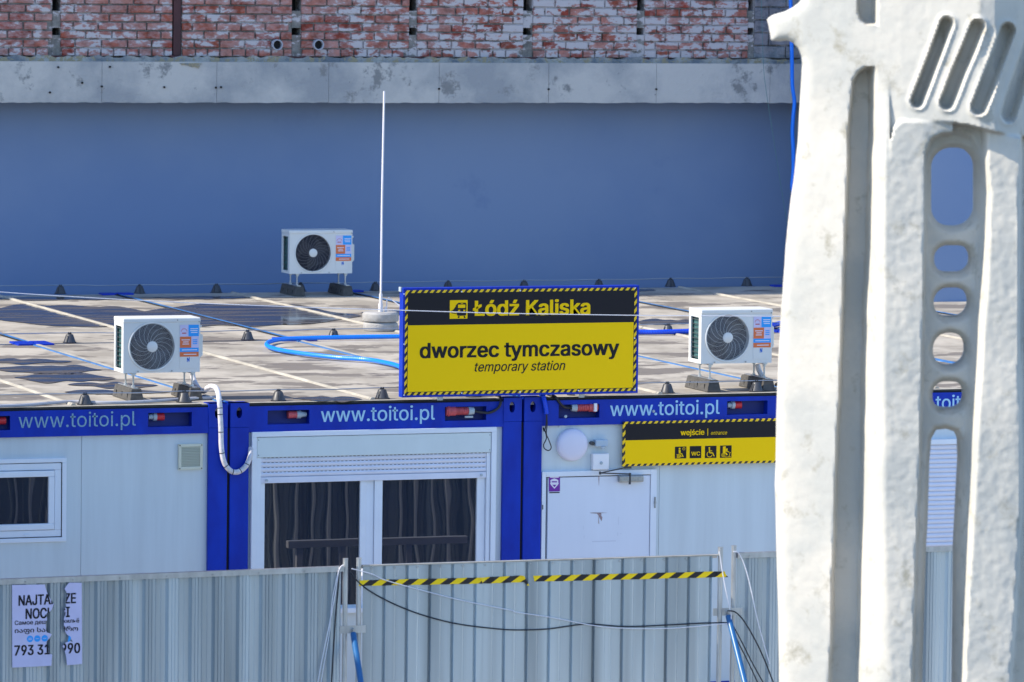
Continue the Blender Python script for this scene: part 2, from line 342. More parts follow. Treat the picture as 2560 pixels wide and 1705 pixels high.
def concretemat(name, c_hi, c_lo, c_stain, sc=0.8, bump=0.4, stain=(0.60, 0.70), bdist=0.01, spots=True):
    mm = bpy.data.materials.new(name); mm.use_nodes = True
    n = mm.node_tree.nodes; L = mm.node_tree.links; b = n['Principled BSDF']; b.inputs['Roughness'].default_value = 0.88
    g = n.new('ShaderNodeNewGeometry')
    def nz(s, d, r=0.6): t = n.new('ShaderNodeTexNoise'); t.inputs['Scale'].default_value = s; t.inputs['Detail'].default_value = d; t.inputs['Roughness'].default_value = r; L.new(g.outputs['Position'], t.inputs[0]); return t
    t1 = nz(sc, 6); r1 = n.new('ShaderNodeValToRGB'); r1.color_ramp.elements[0].position = 0.41; r1.color_ramp.elements[1].position = 0.59
    r1.color_ramp.elements[0].color = (*c_lo, 1); r1.color_ramp.elements[1].color = (*c_hi, 1); L.new(t1.outputs[0], r1.inputs[0])
    t2 = nz(sc*3.1, 8, 0.7); r2 = n.new('ShaderNodeMapRange'); r2.inputs[1].default_value = stain[0]; r2.inputs[2].default_value = stain[1]; L.new(t2.outputs[0], r2.inputs[0])
    mx = n.new('ShaderNodeMix'); mx.data_type = 'RGBA'; L.new(r2.outputs[0], mx.inputs[0]); L.new(r1.outputs[0], mx.inputs[6]); mx.inputs[7].default_value = (*c_stain, 1)
    last = mx.outputs[2]
    if spots:
        t4 = nz(14, 4, 0.6); r4 = n.new('ShaderNodeMapRange'); r4.inputs[1].default_value = 0.68; r4.inputs[2].default_value = 0.73; L.new(t4.outputs[0], r4.inputs[0])
        m4 = n.new('ShaderNodeMix'); m4.data_type = 'RGBA'; L.new(r4.outputs[0], m4.inputs[0]); L.new(last, m4.inputs[6]); m4.inputs[7].default_value = (*[x*0.5 for x in c_lo], 1); last = m4.outputs[2]
    L.new(last, b.inputs['Base Color'])
    t3 = nz(28, 6, 0.65); bp = n.new('ShaderNodeBump'); bp.inputs['Strength'].default_value = bump; bp.inputs['Distance'].default_value = bdist
    L.new(t3.outputs[0], bp.inputs['Height']); L.new(bp.outputs[0], b.inputs['Normal'])
    return mm
M['beam'] = concretemat('board_marked_concrete', (0.54, 0.51, 0.475), (0.34, 0.34, 0.345), (0.24, 0.235, 0.23), 1.1, 0.7, (0.57, 0.64))
M['render'] = concretemat('smooth_blue_grey_render', (0.215, 0.285, 0.43), (0.16, 0.235, 0.40), (0.165, 0.23, 0.385), 0.16, 0.1, spots=False)
M['sculpt'] = concretemat('whitewashed_rough_concrete', (0.61, 0.565, 0.49), (0.49, 0.475, 0.43), (0.36, 0.33, 0.26), 1.9, 0.40, (0.56, 0.70), 0.005, spots=False)
M['band'] = concretemat('rough_mortar_band', (0.42, 0.40, 0.36), (0.18, 0.20, 0.22), (0.36, 0.30, 0.19), 3.5, 0.9, (0.52, 0.56), 0.03)

# ------------------------------------------------------------------ lettering
_tc = {}
try:
    import os
    INTER = bpy.data.fonts.load(os.path.join(bpy.utils.system_resource('DATAFILES'), 'fonts', 'Inter.woff2'))
except Exception:
    INTER = None
def raw_text(txt, shear, plain):
    cu = bpy.data.curves.new('lettering', 'FONT'); cu.body = txt; cu.size = 1; cu.shear = shear; cu.resolution_u = 3
    if INTER and not plain: cu.font = INTER
    o = bpy.data.objects.new('lettering', cu); COL.objects.link(o)
    dg = bpy.context.evaluated_depsgraph_get(); dg.update()
    me = bpy.data.meshes.new_from_object(o.evaluated_get(dg))
    vs = [(v.co.x, v.co.y) for v in me.vertices]; fs = [list(p.vertices) for p in me.polygons]
    bpy.data.objects.remove(o); bpy.data.curves.remove(cu); bpy.data.meshes.remove(me)
    return vs, fs
_cap = {}
def text_mesh(txt, bold=0.0, shear=0.0, plain=False):
    """flat lettering, capital height 1; bold strokes are drawn several times with a small shift (third value = depth step)"""
    if plain not in _cap: _cap[plain] = max(v[1] for v in raw_text('H', 0, plain)[0])
    ch = _cap[plain]
    vs, fs = raw_text(txt, shear, plain)
    vs = [(x/ch, z/ch) for x, z in vs]
    if not bold: return [(x, z, 0.0) for x, z in vs], fs
    V, Fc = [], []; k = 0
    for dx in (-1, -0.5, 0, 0.5, 1):
        for dz in ((-0.45, 0.45) if abs(dx) != 0.5 else (0.0,)):
            o_ = len(V); V += [(x+dx*bold, z+dz*bold, k*0.00012) for x, z in vs]; Fc += [[o_+i for i in f] for f in fs]; k += 1
    return V, Fc
def letters(txt, p0, p1, h, Y, mt, parent, bold=0.0, shear=0.0, name='lettering', href=0.727, clip=None, thick=0.0015, plain=False):
    """text whose ink runs from photo point p0 to p1 (ends of the baseline) on plane y=Y; h = capital height in m"""
    a = F(*p0, Y); b = F(*p1, Y)
    vs, fs = text_mesh(txt, bold, shear, plain)
    x0 = min(v[0] for v in vs); x1 = max(v[0] for v in vs)
    sx = (b.x-a.x)/(x1-x0); sz = h; z = (a.z+b.z)/2
    mb = MB(); P = [(a.x+(v[0]-x0)*sx, z+v[1]*sz) for v in vs]
    if clip:
        bm = bmesh.new(); bv = [bm.verts.new((x, 0, zz)) for x, zz in P]
        for f in fs:
            try: bm.faces.new([bv[i] for i in f])
            except Exception: pass
        X0 = min(p[0] for p in P); X1 = max(p[0] for p in P); Z0 = min(p[1] for p in P); Z1 = max(p[1] for p in P)
        s = 0.004; k = int((X1-X0)/s)
        for i in range(1, k): bmesh.ops.bisect_plane(bm, geom=bm.verts[:]+bm.edges[:]+bm.faces[:], plane_co=(X0+i*s, 0, 0), plane_no=(1, 0, 0))
        for i in range(1, int((Z1-Z0)/0.01)+1): bmesh.ops.bisect_plane(bm, geom=bm.verts[:]+bm.edges[:]+bm.faces[:], plane_co=(0, 0, Z0+i*0.01), plane_no=(0, 0, 1))
        for f in list(bm.faces):
            c = f.calc_center_median()
            if not any(pip(c.x, c.z, q) for q in clip): bm.faces.remove(f)
        for v in list(bm.verts):
            if not v.link_faces: bm.verts.remove(v)
        bm.verts.index_update()
        if not bm.faces: bm.free(); return None
        mb.add([(v.co.x, Y, v.co.z) for v in bm.verts], [[v.index for v in f.verts] for f in bm.faces]); bm.free()
    else:
        mb.add([(p[0], Y-v[2], p[1]) for p, v in zip(P, vs)], fs)
    return mb.build(name, mt, parent)
def pip(x, y, poly):
    c = False; j = len(poly)-1
    for i in range(len(poly)):
        if (poly[i][1] > y) != (poly[j][1] > y) and x < (poly[j][0]-poly[i][0])*(y-poly[i][1])/(poly[j][1]-poly[i][1])+poly[i][0]: c = not c
        j = i
    return c
def flat(pts, Y, mt, name, parent, th=0.002):        # thin plate from photo outline on plane y=Y
    P = [F(x, y, Y) for x, y in pts]
    return MB().prism([(p.x, p.z) for p in P], Y, Y+th).build(name, mt, parent)

# ================================================================== SETTING
g = MB(); g.box(-400, 400, -150, 600, -0.3, 0.0)
tag(g.build('ground', M['asphalt']), kind='structure')
g = MB(); g.box(-30, 30, -12.5, 13.2, 0.0, 0.10)  # unseen paving, enlarged and lightened to bounce warm light onto the cabin fronts
tag(g.build('pavement', M['paving']), kind='structure')

# ================================================================== BUILDING BEHIND
bld = thing('station_building', 'grey building behind the cabins with bare brick above a concrete beam', 'building', (0, 13, 0))
YB = 12.65
zb = F(1000, 143, YB).z           # foot of the brickwork
def xb(px): return F(px, 80, YB).x
top = 20.0  # unseen upper wall, height set for its shadow on the back roofs
XL, XR = -16.0, 26.0
beam_t, beam_b = F(1000, 157, 12.5).z, F(1000, 257, 12.5).z
o = MB().box(XL, XR, 13.0, 14.0, 0, beam_b+0.02).build('rendered_wall', M['render'], None); child(o, bld)
o = MB().box(XL, XR, 12.78, 14.0, beam_b+0.02, zb).build('lintel_core', M['beam']); child(o, bld)
o = MB().box(XL, XR, 12.85, 14.0, zb, top).build('backing_wall', M['gap']); child(o, bld)  # coloured near-black as the shade seen through the chase openings
o = MB().box(XL-0.1, XR+0.1, 12.55, 14.2, top, top+0.12).build('parapet_cap', M['flash']); child(o, bld)
seams = [XL] + [F(p, 200, 12.5).x for p in (-320, -32, 255, 542, 822, 1098, 1372, 1641, 1925, 2200, 2480)] + [XR]
for a, b in zip(seams, seams[1:]):
    mb = MB()
    n = 22; pts = [(a+0.0018, beam_t+0.002)]; 
    for i in range(n+1): pts.append((a+0.0018+(b-a-0.0036)*i/n, beam_b+random.uniform(-0.004, 0.005)))
    pts.append((b-0.0018, beam_t+0.002)); mb.prism(pts, 12.5+random.uniform(-0.003, 0.003), 12.79)
    o = mb.build('beam_segment', M['beam'], bevel=0); child(o, bld)
# small form-tie holes in the beam, near-black plugs painted as their shade
for px, py in ((146, 168), (275, 167), (411, 218), (540, 219), (553, 218), (255, 216), (1098, 222), (1372, 223), (1641, 223), (206, 207), (125, 231)):
    p = F(px, py, 12.49); o = MB().cyl((p.x, 12.485, p.z), (p.x, 12.52, p.z), 0.011, n=8).build('tie_hole_shade', M['gap']); child(o, bld)
# broken lip under the rust-stained steel
mb = MB(); pts = [F(px, py, 12.49) for px, py in ((449, 158), (505, 158), (500, 164), (496, 172), (488, 166), (480, 168), (468, 163), (455, 162))]
mb.prism([(p.x, p.z) for p in pts], 12.488, 12.52); o = mb.build('spalled_patch', M['band']); child(o, bld)
# mortar band on top of the beam
mb = MB(); n = 260; xs = np.linspace(xb(-150), xb(2600), n); pts = []
for x in xs: pts.append((x, beam_t+random.uniform(-0.022, 0.004)))
for x in xs[::-1]: pts.append((x, zb+random.uniform(-0.016, 0.012)))
mb.prism([(XL, beam_t), *pts[:n], (XR, beam_t), (XR, zb), *pts[n:], (XL, zb)], 12.58, 12.80); o = mb.build('mortar_band', M['band']); child(o, bld)
pitch = 0.0885; NR = 8
chase = [(131, 151), (431, 454), (730, 752), (1023, 1042), (1308, 1331), (1592, 1611), (1870, 1885)]
chx = [(xb(a), xb(b)) for a, b in chase]
bays = [(xb(-170), chx[0][0])] + [(chx[i][1], chx[i+1][0]) for i in range(6)]
zt = zb + pitch*NR + 0.03
vs_meshes = []
def brick_mesh(k, mt):
    r = random.Random(k); mb = MB()
    def j(): return r.uniform(-0.03, 0.03)
    n = 5; x = [-.5+i/n for i in range(n+1)]
    front = [(xx+(j()*.5 if 0 < i < n else j()*.3), 0, -.5+j()*1.6) for i, xx in enumerate(x)] + [(xx+j()*.3, 0, .5+j()*1.6) for xx in x[::-1]]
    m_ = len(front)
    inner = [(a*0.975, -0.5*0+(-0.35), c*0.90) for a, b, c in front]
    back = [(a, 1, c) for a, b, c in front]
    mb.add(front+inner+back, [tuple(range(m_, 2*m_))] + [(i, (i+1) % m_, m_+(i+1) % m_, m_+i) for i in range(m_)] + [(2*m_+i, 2*m_+(i+1) % m_, (i+1) % m_, i) for i in range(m_)])
    o = mb.build('brick', mt); me = o.data; bpy.data.objects.remove(o); return me
BM = [brick_mesh(i, M['brick']) for i in range(8)]
AM = [brick_mesh(i+20, M['block']) for i in range(4)]
nb = 0
def put(me, name, x0, x1, z0, z1, y, th=0.03):
    o = bpy.data.objects.new(name, me); COL.objects.link(o)
    o.location = ((x0+x1)/2, y+random.uniform(-0.003, 0.003), (z0+z1)/2); o.scale = (x1-x0, th, z1-z0)
    o.rotation_euler = (0, random.uniform(-0.004, 0.004), 0); child(o, bld); return o
for bi, (a, b) in enumerate(bays):
    o = MB().box(a, b, 12.664, 12.86, zb, zt).build('mortar_bed', M['mortar']); child(o, bld)
    for r in range(NR):
        z0 = zb+0.004+r*pitch; z1 = z0+pitch-0.015
        L = 0.133 if r == 0 else 0.268
        x = a + (0.0 if r == 0 else (-0.13 if r % 2 else -0.02)) + random.uniform(-0.02, 0.02)
        while x < b-0.03:
            x0 = max(x, a)+0.004; x1 = min(x+L*random.uniform(0.92, 1.04), b)-0.005
            if x1-x0 > 0.045 and nb < 296 and x1 > xb(-25):
                put(BM[random.randrange(8)], 'brick', x0, x1, z0, z1, YB+random.uniform(-0.002, 0.004)); nb += 1
            x = x1+0.013
for i, (a, b) in enumerate(chx):
    zh = [(F(chase[i][0], 78, YB).z-0.04, F(chase[i][0], 78, YB).z+0.035)]
    zh.append((F(chase[i][0], 27, YB).z+0.0, F(chase[i][0], 8, YB).z+0.05))
    if i == 1: zh = []
    z = zb
    for h0, h1 in zh + [(zt, zt+1)]:
        if i == 1:
            o = MB().box(a+0.01, b-0.01, 12.645, 12.70, zb+0.01, zt).build('rusty_flat', M['rusty']); child(o, bld)
            o = MB().box(a-0.03, b+0.03, 12.60, 12.70, zb-0.02, zb+0.008).build('steel_shoe', M['rusty']); child(o, bld)
            o = MB().box(a-0.002, b+0.002, 12.668, 12.86, zb, zt).build('mortar_bed', M['gap']); child(o, bld)
        else:
            o = MB().box(a, b, 12.656, 12.86, z, min(h0, zt)).build('plaster_strip', M['mortar']); child(o, bld)
        z = h1
    if i in (0, 2, 3, 4, 5):
        o = MB().box(a-0.06, b+0.05, 12.61, 12.68, zb-0.015, zb+0.006).build('steel_shoe', M['rusty']); child(o, bld)
# rusty column foot holes and clamp plates beside the second chase
o = MB().box(xb(665), xb(680), 12.648, 12.67, F(665, 93, YB).z, F(665, 82, YB).z).build('putlog_hole_shade', M['gap']); child(o, bld)  # near-black box painted as the shade of a hole
# grey blocks at the right
xa = chx[-1][1]; o = MB().box(xa, xb(2600), 12.668, 12.86, zb, zt+0.1).build('mortar_bed', M['mortar']); child(o, bld)
for r in range(6):
    z0 = zb+0.003+r*0.137; x = xa-(0.2 if r % 2 else 0.0)
    while x < xb(2300):
        x0 = max(x, xa)+0.004; x1 = x+0.36; put(AM[random.randrange(4)], 'grey_block', x0, x1, z0, z0+0.130, YB); x = x1+0.006
# masonry above and outside the picture
o = MB().box(XL, xb(-170), 12.66, 12.86, zb, top).build('plain_masonry', M['farbrick']); child(o, bld)
o = MB().box(xb(-170), xb(2600), 12.66, 12.86, zt+0.1, top).build('plain_masonry', M['farbrick']); child(o, bld)
o = MB().box(xb(2600), XR, 12.66, 12.86, zb, top).build('plain_masonry', M['farbrick']); child(o, bld)
o = MB().box(xb(-170), xa, 12.66, 12.86, zt, zt+0.1).build('plain_masonry', M['farbrick']); child(o, bld)
# two pipe ends
for px in (690, 793):
    p = F(px, 111.7, YB); mb = MB(); R1, R2 = 0.057, 0.045
    n = 20
    c = [(math.cos(2*math.pi*i/n), math.sin(2*math.pi*i/n)) for i in range(n)]
    y0, y1 = 12.59, 12.70
    vs = [(p.x+R1*a, y0, p.z+R1*b) for a, b in c]+[(p.x+R2*a, y0, p.z+R2*b) for a, b in c]+[(p.x+R1*a, y1, p.z+R1*b) for a, b in c]+[(p.x+R2*a, y1-0.06, p.z+R2*b) for a, b in c]
    fs = []
    for i in range(n):
        k = (i+1) % n; fs += [(i, k, n+k, n+i), (2*n+i, 2*n+k, k, i), (n+i, n+k, 3*n+k, 3*n+i)]
    mb.add(vs, fs); mb.add([vs[3*n+i] for i in range(n)], [tuple(range(n))], 1)
    o = mb.build('pipe_end', [M['conduit'], M['gap']], smooth=True); child(o, bld)
# the wing of the building that steps forward at the right, behind the sculpture
w0 = F(2322, 560, 9.6).x
wg = thing('building_wing', 'plain grey rendered wing stepping forward behind the white sculpture', 'building', (w0, 9.6, 0))
o = MB().box(w0, w0+9, 9.6, 12.38, 0, 6.1).build('rendered_wall', M['render']); child(o, wg)
o = MB().box(w0-0.03, w0+9.03, 9.57, 12.36, 6.1, 6.18).build('coping', M['flash']); child(o, wg)

# added low block, unseen left of the yard: it takes part of the sky from the left cabins
nb_ = thing('sky_light_blocker', 'added unseen block left of the yard, keeping sky light off the cabins', 'building', (-14, -5, 0))
o = MB().box(-21.5, -9.2, -8.2, -1.3, 0, 6.0).build('wall', M['mortar']); child(o, nb_)
o = MB().box(-21.7, -9.0, -8.4, -1.1, 6.0, 6.18).build('roof_slab', M['beam']); child(o, nb_)
for y in (-7.4, -5.6, -3.8):
    for z in (1.0, 3.7):
        o = MB().box(-9.21, -9.16, y, y+1.1, z, z+1.3).build('window', M['glass']); child(o, nb_)
        o = MB().box(-9.21, -9.10, y-0.06, y+1.16, z-0.08, z-0.002).build('window_sill', M['beam']); child(o, nb_)

# ================================================================== CABINS
CW, PT, CL, CH = 2.438, 2.46, 6.05, 2.6
def plate_oval(mb, x0, x1, z0, z1, cx, cz, rx, rz, y0, y1, mi=0, mi2=1, n=20):
    c = [(cx+rx*math.cos(2*math.pi*i/n+math.pi/4), cz+rz*math.sin(2*math.pi*i/n+math.pi/4)) for i in range(n)]
    def sq(i):
        t = 2*math.pi*i/n+math.pi/4; a, b = math.cos(t), math.sin(t); k = 1/max(abs(a), abs(b))
        return (min(max(cx+a*k*99, x0), x1) if abs(a) >= abs(b) else x0+(x1-x0)*(a*k+1)/2, min(max(cz+b*k*99, z0), z1) if abs(b) > abs(a) else z0+(z1-z0)*(b*k+1)/2)
    s_ = [sq(i) for i in range(n)]
    vs = [(x, y0, z) for x, z in s_]+[(x, y0, z) for x, z in c]+[(x, y1, z) for x, z in c]+[(x, y1, z) for x, z in s_]
    fs = []
    for i in range(n):
        k = (i+1) % n; fs += [(i, k, n+k, n+i), (n+i, n+k, 2*n+k, 2*n+i), (3*n+i, 3*n+k, k, i)]
    mb.add(vs, fs, mi); mb.add([vs[2*n+i] for i in range(n)], [tuple(range(n))], mi2)
def cabin(x0, y0, label, front=True, recess=(), openings=(), seams_=(), full=True):
    """x0,y0: front left corner. recess: x ranges in the top beam; openings: (x0,x1,z0,z1)"""
    t = thing('portable_cabin', label, 'cabin', (x0, y0, 0), 'portable cabins set in two rows')
    x1 = x0+CW; y1 = y0+CL; pw = 0.155
    bt, bb = CH-0.028, CH-0.232
    def P(mb, name, mt, **k): o = mb.build(name, mt, **k); child(o, t); return o
    # roof
    P(MB().box(x0+0.023, x1-0.023, y0+0.03, y1-0.03, CH-0.06, CH-0.004), 'roof_sheet', M['roof'])
    xm = (x0+x1)/2
    P(MB().prism([(xm-0.024, CH-0.003), (xm+0.022, CH-0.003), (xm+0.010, CH+0.014), (xm-0.010, CH+0.014)], y0+0.12, y1-0.08), 'roof_seam', M['flash'])
    for xa_, xb_, rm in ((x0, x0+0.022, M['bluel']), (x1-0.022, x1, M['bluel'] if front else M['gap'])):
        P(MB().box(xa_, xb_, y0+0.155, y1-0.155, CH-0.17, CH+0.004), 'side_rail', rm)
    for xa_, xb_ in ((x0, x0+pw), (x1-pw, x1)):
        for ya, yb in ((y0, y0+0.15), (y1-0.15, y1)):
            if ya == y0 and front: continue
            mb = MB().box(xa_, xb_, ya+0.02, yb, 0, CH-0.004); P(mb, 'corner_post', M['blue'])
            mb = MB(); mb.box(xa_, xb_, ya, yb, CH-0.12, CH+0.012); P(mb, 'corner_casting', M['blue'], bevel=0.006)
    P(MB().box(x0+pw, x1-pw, y1-0.06, y1-0.002, bb, bt), 'top_beam', M['blue'])
    # walls
    P(MB().box(x0+0.02, x0+0.07, y0+0.1, y1-0.1, 0.12, CH-0.171), 'side_wall', M['white'])
    P(MB().box(x1-0.07, x1-0.02, y0+0.1, y1-0.1, 0.12, CH-0.171), 'side_wall', M['white'])
    P(MB().box(x0+pw, x1-pw, y1-0.10, y1-0.065, 0.12, CH-0.07), 'rear_wall', M['white'])
    P(MB().box(x0, x1, y0+0.1, y1, 0.10, 0.24), 'floor_frame', M['blue'])
    if not front:
        P(MB().box(x0+pw, x1-pw, y0+0.002, y0+0.06, bb, bt), 'top_beam', M['blue'])
        P(MB().box(x0+pw, x1-pw, y0+0.065, y0+0.1, 0.12, CH-0.07), 'front_wall', M['white'])
        return t
    # front posts with the twist-lock openings
    for side, (xa_, xb_) in enumerate(((x0, x0+pw), (x1-pw, x1))):
        mb = MB(); mb.box(xa_, xb_, y0, y0+0.15, 0.1, CH-0.19)
        P(mb, 'corner_post', M['blue'], bevel=0.004)
        mb = MB(); plate_oval(mb, xa_, xb_, CH-0.189, CH+0.002, (xa_+xb_)/2-0.005, CH-0.075, 0.024, 0.044, y0-0.003, y0+0.10)
        mb.box(xa_, xb_, y0+0.101, y0+0.15, CH-0.189, CH+0.002)
        mb.add([(xa_, y0-0.003, CH+0.002), (xb_, y0-0.003, CH+0.002), (xb_, y0+0.1, CH+0.002), (xa_, y0+0.1, CH+0.002)], [(0, 1, 2, 3)])
        P(mb, 'corner_casting', [M['blue'], M['gap']])
    xs = [x0+pw] + [v for r in recess for v in r] + [x1-pw]
    mb = MB(); ri = F(600, 1020, y0)
    for i in range(0, len(xs), 2): mb.box(xs[i], xs[i+1], y0+0.004, y0+0.10, bb, bt)
    for a, b in recess:
        mb.box(a, b, y0+0.004, y0+0.10, bt-0.035, bt); mb.box(a, b, y0+0.004, y0+0.10, bb, bb+0.058)
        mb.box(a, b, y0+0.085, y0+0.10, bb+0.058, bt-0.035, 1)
    P(mb, 'top_beam', [M['blue'], M['blued']])
    P(MB().box(x0+pw, x1-pw, y0+0.015, y0+0.12, bt+0.001, bt+0.016), 'beam_seal', M['gap'])
    P(MB().box(x0+pw+0.01, x1-pw-0.05, y0+0.03, y0+0.10, bt+0.017, bt+0.026), 'roof_edge_trim', M['flash'])
    # front wall around the openings, split at the panel seams
    cuts = sorted([x0+pw, x1-pw] + list(seams_) + [v for q in openings for v in q[:2]])
    for a, b in zip(cuts, cuts[1:]):
        if b-a < 0.01: continue
        mid = (a+b)/2; op = [q for q in openings if q[0]-1e-4 < mid < q[1]+1e-4]
        sa = 0.0015 if a in seams_ else 0; sb = 0.0015 if b in seams_ else 0
        z = 0.24; segs = []
        for q in sorted(op, key=lambda q: q[2]): segs.append((z, q[2])); z = q[3]
        segs.append((z, bb-0.001))
        for s0, s1 in segs:
            if s1-s0 > 0.01: P(MB().box(a+sa, b-sb, y0+0.035, y0+0.09, s0, s1), 'wall_panel', M['white'])
    P(MB().box(x0+pw, x1-pw, y0+0.03, y0+0.1, 0.12, 0.239), 'floor_beam', M['blue'])
    return t
def CX(i): return -4*0 + (i)*PT + 0.011          # i=0 is the cabin right of the joint under the big sign
def fxz(px, py, Y=0): p = F(px, py, Y); return p.x, p.z
# recess x ranges (photo pixel -> x)
def rx(a, b, y=1040): return (F(a, y, 0).x, F(b, y, 0).x)
r1 = [rx(-85, 26), rx(371, 480)]; r2 = [rx(669.5, 774), rx(1113, 1216)]; r3 = [rx(1397, 1499), rx(1818, 1919)]
r1[0] = (max(r1[0][0], CX(-2)+0.17), r1[0][1])
r4 = [(a+PT, b+PT) for a, b in r3]
# window of the left cabin
wx0 = F(-175, 1250, 0).x; wx1, wz1 = fxz(168, 1145, 0); _, wz0 = fxz(168, 1354, 0)
# window of the middle cabin
bx0, bz1 = fxz(629, 1080, 0); bx1 = F(1240, 1100, 0).x; bz0 = 0.95
# door of the right cabin
dx0, dz1 = fxz(1356, 1180, 0); dx1 = F(1643, 1180, 0).x
c1 = cabin(CX(-2), 0, 'blue framed white cabin at the left with a small window and cream vent', recess=r1, openings=[(wx0+0.02, wx1-0.02, wz0+0.02, wz1-0.02)], seams_=(F(206, 1250, 0).x,))
c2 = cabin(CX(-1), 0, 'blue framed cabin with the wide shuttered double window, left of the big sign', recess=r2, openings=[(bx0+0.02, bx1-0.02, bz0+0.02, bz1-0.02)])
c3 = cabin(CX(0), 0, 'blue framed cabin with the stained white door and entrance sign', recess=r3, openings=[(dx0+0.02, dx1-0.02, 0.24, dz1-0.02)], seams_=(F(1651, 1300, 0).x,))
sx0, sx1 = CX(1)+0.45, CX(1)+2.05
sz1 = F(2360, 1098, 0).z
c4 = cabin(CX(1), 0, 'cabin with a closed roller shutter glimpsed through the lowest sculpture opening', recess=r4, openings=[(sx0+0.02, sx1-0.02, 0.92, sz1-0.02)])
cabin(CX(2), 0, 'blue and white cabin hidden behind the white sculpture at the right end', recess=[], openings=[])
BY = 6.08
names = ['left end back row cabin roof with the long dark puddle', 'back row cabin second from the left, roof mostly under water', 'back row cabin behind the lightning rod, third from the left', 'back row cabin whose roof shows over the big sign', 'back row cabin roof above the right air conditioner', 'back row cabin roof just left of the white sculpture']
for k, i in enumerate(range(-2, 4)): cabin(CX(i), BY, names[k], front=False)
# rubber seals in the gaps between front cabins
for i in (-1, 0, 1):
    x = CX(i)-0.011
    o = MB().box(x-0.010, x+0.010, 0.02, 0.12, 0.1, CH-0.2).build('joint_seal', M['gap']); child(o, c2 if i <= 0 else c3)
    mb = MB(); mb.box(x-0.018, x+0.014, 0.2, CL-0.2, CH+0.006, CH+0.012)
    o = mb.build('joint_flashing', M['flash']); child(o, c2 if i <= 0 else c3)
for i in (-2, 2):
    pass

# ---- cabin details
def sub(mb, name, mt, par, top_, **k):
    """part or sub-part in world coordinates below an object whose thing is at top_.location"""
    o = mb.build(name, mt, **k)
    if par is top_: child(o, top_)
    else: o.parent = par
    return o
def framebox(mb, x0, x1, z0, z1, w, y0, y1, mi=0):
    mb.box(x0, x1, y0, y1, z1-w, z1, mi); mb.box(x0, x1, y0, y1, z0, z0+w, mi)
    mb.box(x0, x0+w, y0, y1, z0+w, z1-w, mi); mb.box(x1-w, x1, y0, y1, z0+w, z1-w, mi)
# small window (cabin 1)
mb = MB(); framebox(mb, wx0, wx1, wz0, wz1, 0.034, 0.014, 0.10); win = sub(mb, 'window', M['pvc'], c1, c1, bevel=0.003)
i0 = 0.040
mb = MB(); framebox(mb, wx0+i0, wx1-i0, wz0+i0, wz1-i0, 0.052, 0.022, 0.08); sub(mb, 'window_frame', M['pvc'], win, c1, bevel=0.004)
i0 = 0.096
mb = MB(); framebox(mb, wx0+i0, wx1-i0, wz0+i0, wz1-i0, 0.048, 0.012, 0.07); sub(mb, 'sash', M['pvc'], win, c1, bevel=0.005)
sub(MB().box(wx0+0.14, wx1-0.14, 0.04, 0.05, wz0+0.14, wz1-0.14), 'pane', M['glass'], win, c1)
sub(MB().box(wx1-0.34, wx1-0.29, 0.016, 0.021, wz0+0.052, wz0+0.062), 'drain_cap', M['pvc'], win, c1)
sub(MB().box(wx0+0.034, wx1-0.034, 0.0235, 0.09, wz0+0.0335, wz0+0.0395), 'frame_gap', M['gap'], win, c1)
sub(MB().box(wx1-0.0395, wx1-0.034, 0.0235, 0.09, wz0+0.04, wz1-0.04), 'frame_gap', M['gap'], win, c1)
# vent
vx0, vz1 = fxz(448, 1111); vx1, vz0 = fxz(508, 1174)
mb = MB(); framebox(mb, vx0, vx1, vz0, vz1, 0.022, 0.012, 0.036); ve = sub(mb, 'vent', M['vent'], c1, c1, bevel=0.002)
sub(MB().box(vx0+0.02, vx1-0.02, 0.030, 0.034, vz0+0.02, vz1-0.02), 'vent_back', M['cone'], ve, c1)
ns = 13
for i in range(ns):
    z = vz0+0.026+(vz1-vz0-0.052)*i/(ns-1)
    sub(MB().add([(vx0+0.021, 0.014, z-0.005), (vx1-0.021, 0.014, z-0.005), (vx1-0.021, 0.029, z+0.004), (vx0+0.021, 0.029, z+0.004), (vx0+0.021, 0.014, z-0.002), (vx1-0.021, 0.014, z-0.002), (vx1-0.021, 0.029, z+0.007), (vx0+0.021, 0.029, z+0.007)],
        [(0, 1, 2, 3), (4, 5, 6, 7), (0, 1, 5, 4), (3, 2, 6, 7)]), 'louvre', M['vent'], ve, c1)
for a, b in ((vx0, vz0), (vx1, vz0), (vx0, vz1), (vx1, vz1)):
    cxx = a+0.010*(1 if a == vx0 else -1); czz = b+0.010*(1 if b == vz0 else -1)
    sub(MB().cyl((cxx, 0.0085, czz), (cxx, 0.0125, czz), 0.005, n=8), 'screw', M['cone'], ve, c1)
# wide window (cabin 2) with roller shutter
Yw = 0.0
mb = MB(); t_ = 0.018
mb.box(bx0-0.035, bx1+0.045, 0.008, 0.035, bz1+0.001, bz1+0.012)
sub(mb, 'window_trim', M['white'], c2, c2)
mb = MB()
mb.box(bx0, bx1, -0.018, 0.10, bz1-0.040, bz1); mb.box(bx0, bx0+0.040, -0.018, 0.10, bz0, bz1-0.040)
mb.box(bx1-0.042, bx1, -0.018, 0.10, bz0, bz1-0.040); mb.box(bx0+0.04, bx1-0.042, -0.018, 0.10, bz0-0.04, bz0)
w2 = sub(mb, 'window', M['pvc'], c2, c2, bevel=0.003)
hx0 = bx0+0.043; hx1 = bx1-0.045; hz1 = bz1-0.044; hz0 = F(900, 1138, 0).z
sub(MB().box(hx0, hx1, -0.012, 0.09, hz0, hz1), 'shutter_box', M['shutb'], w2, c2, bevel=0.004)
for a in (hx0+0.012, hx1-0.012):
    for b in (hz0+0.02, hz1-0.02): sub(MB().cyl((a, -0.0155, b), (a, -0.0115, b), 0.0035, n=8), 'screw', M['cone'], w2, c2)
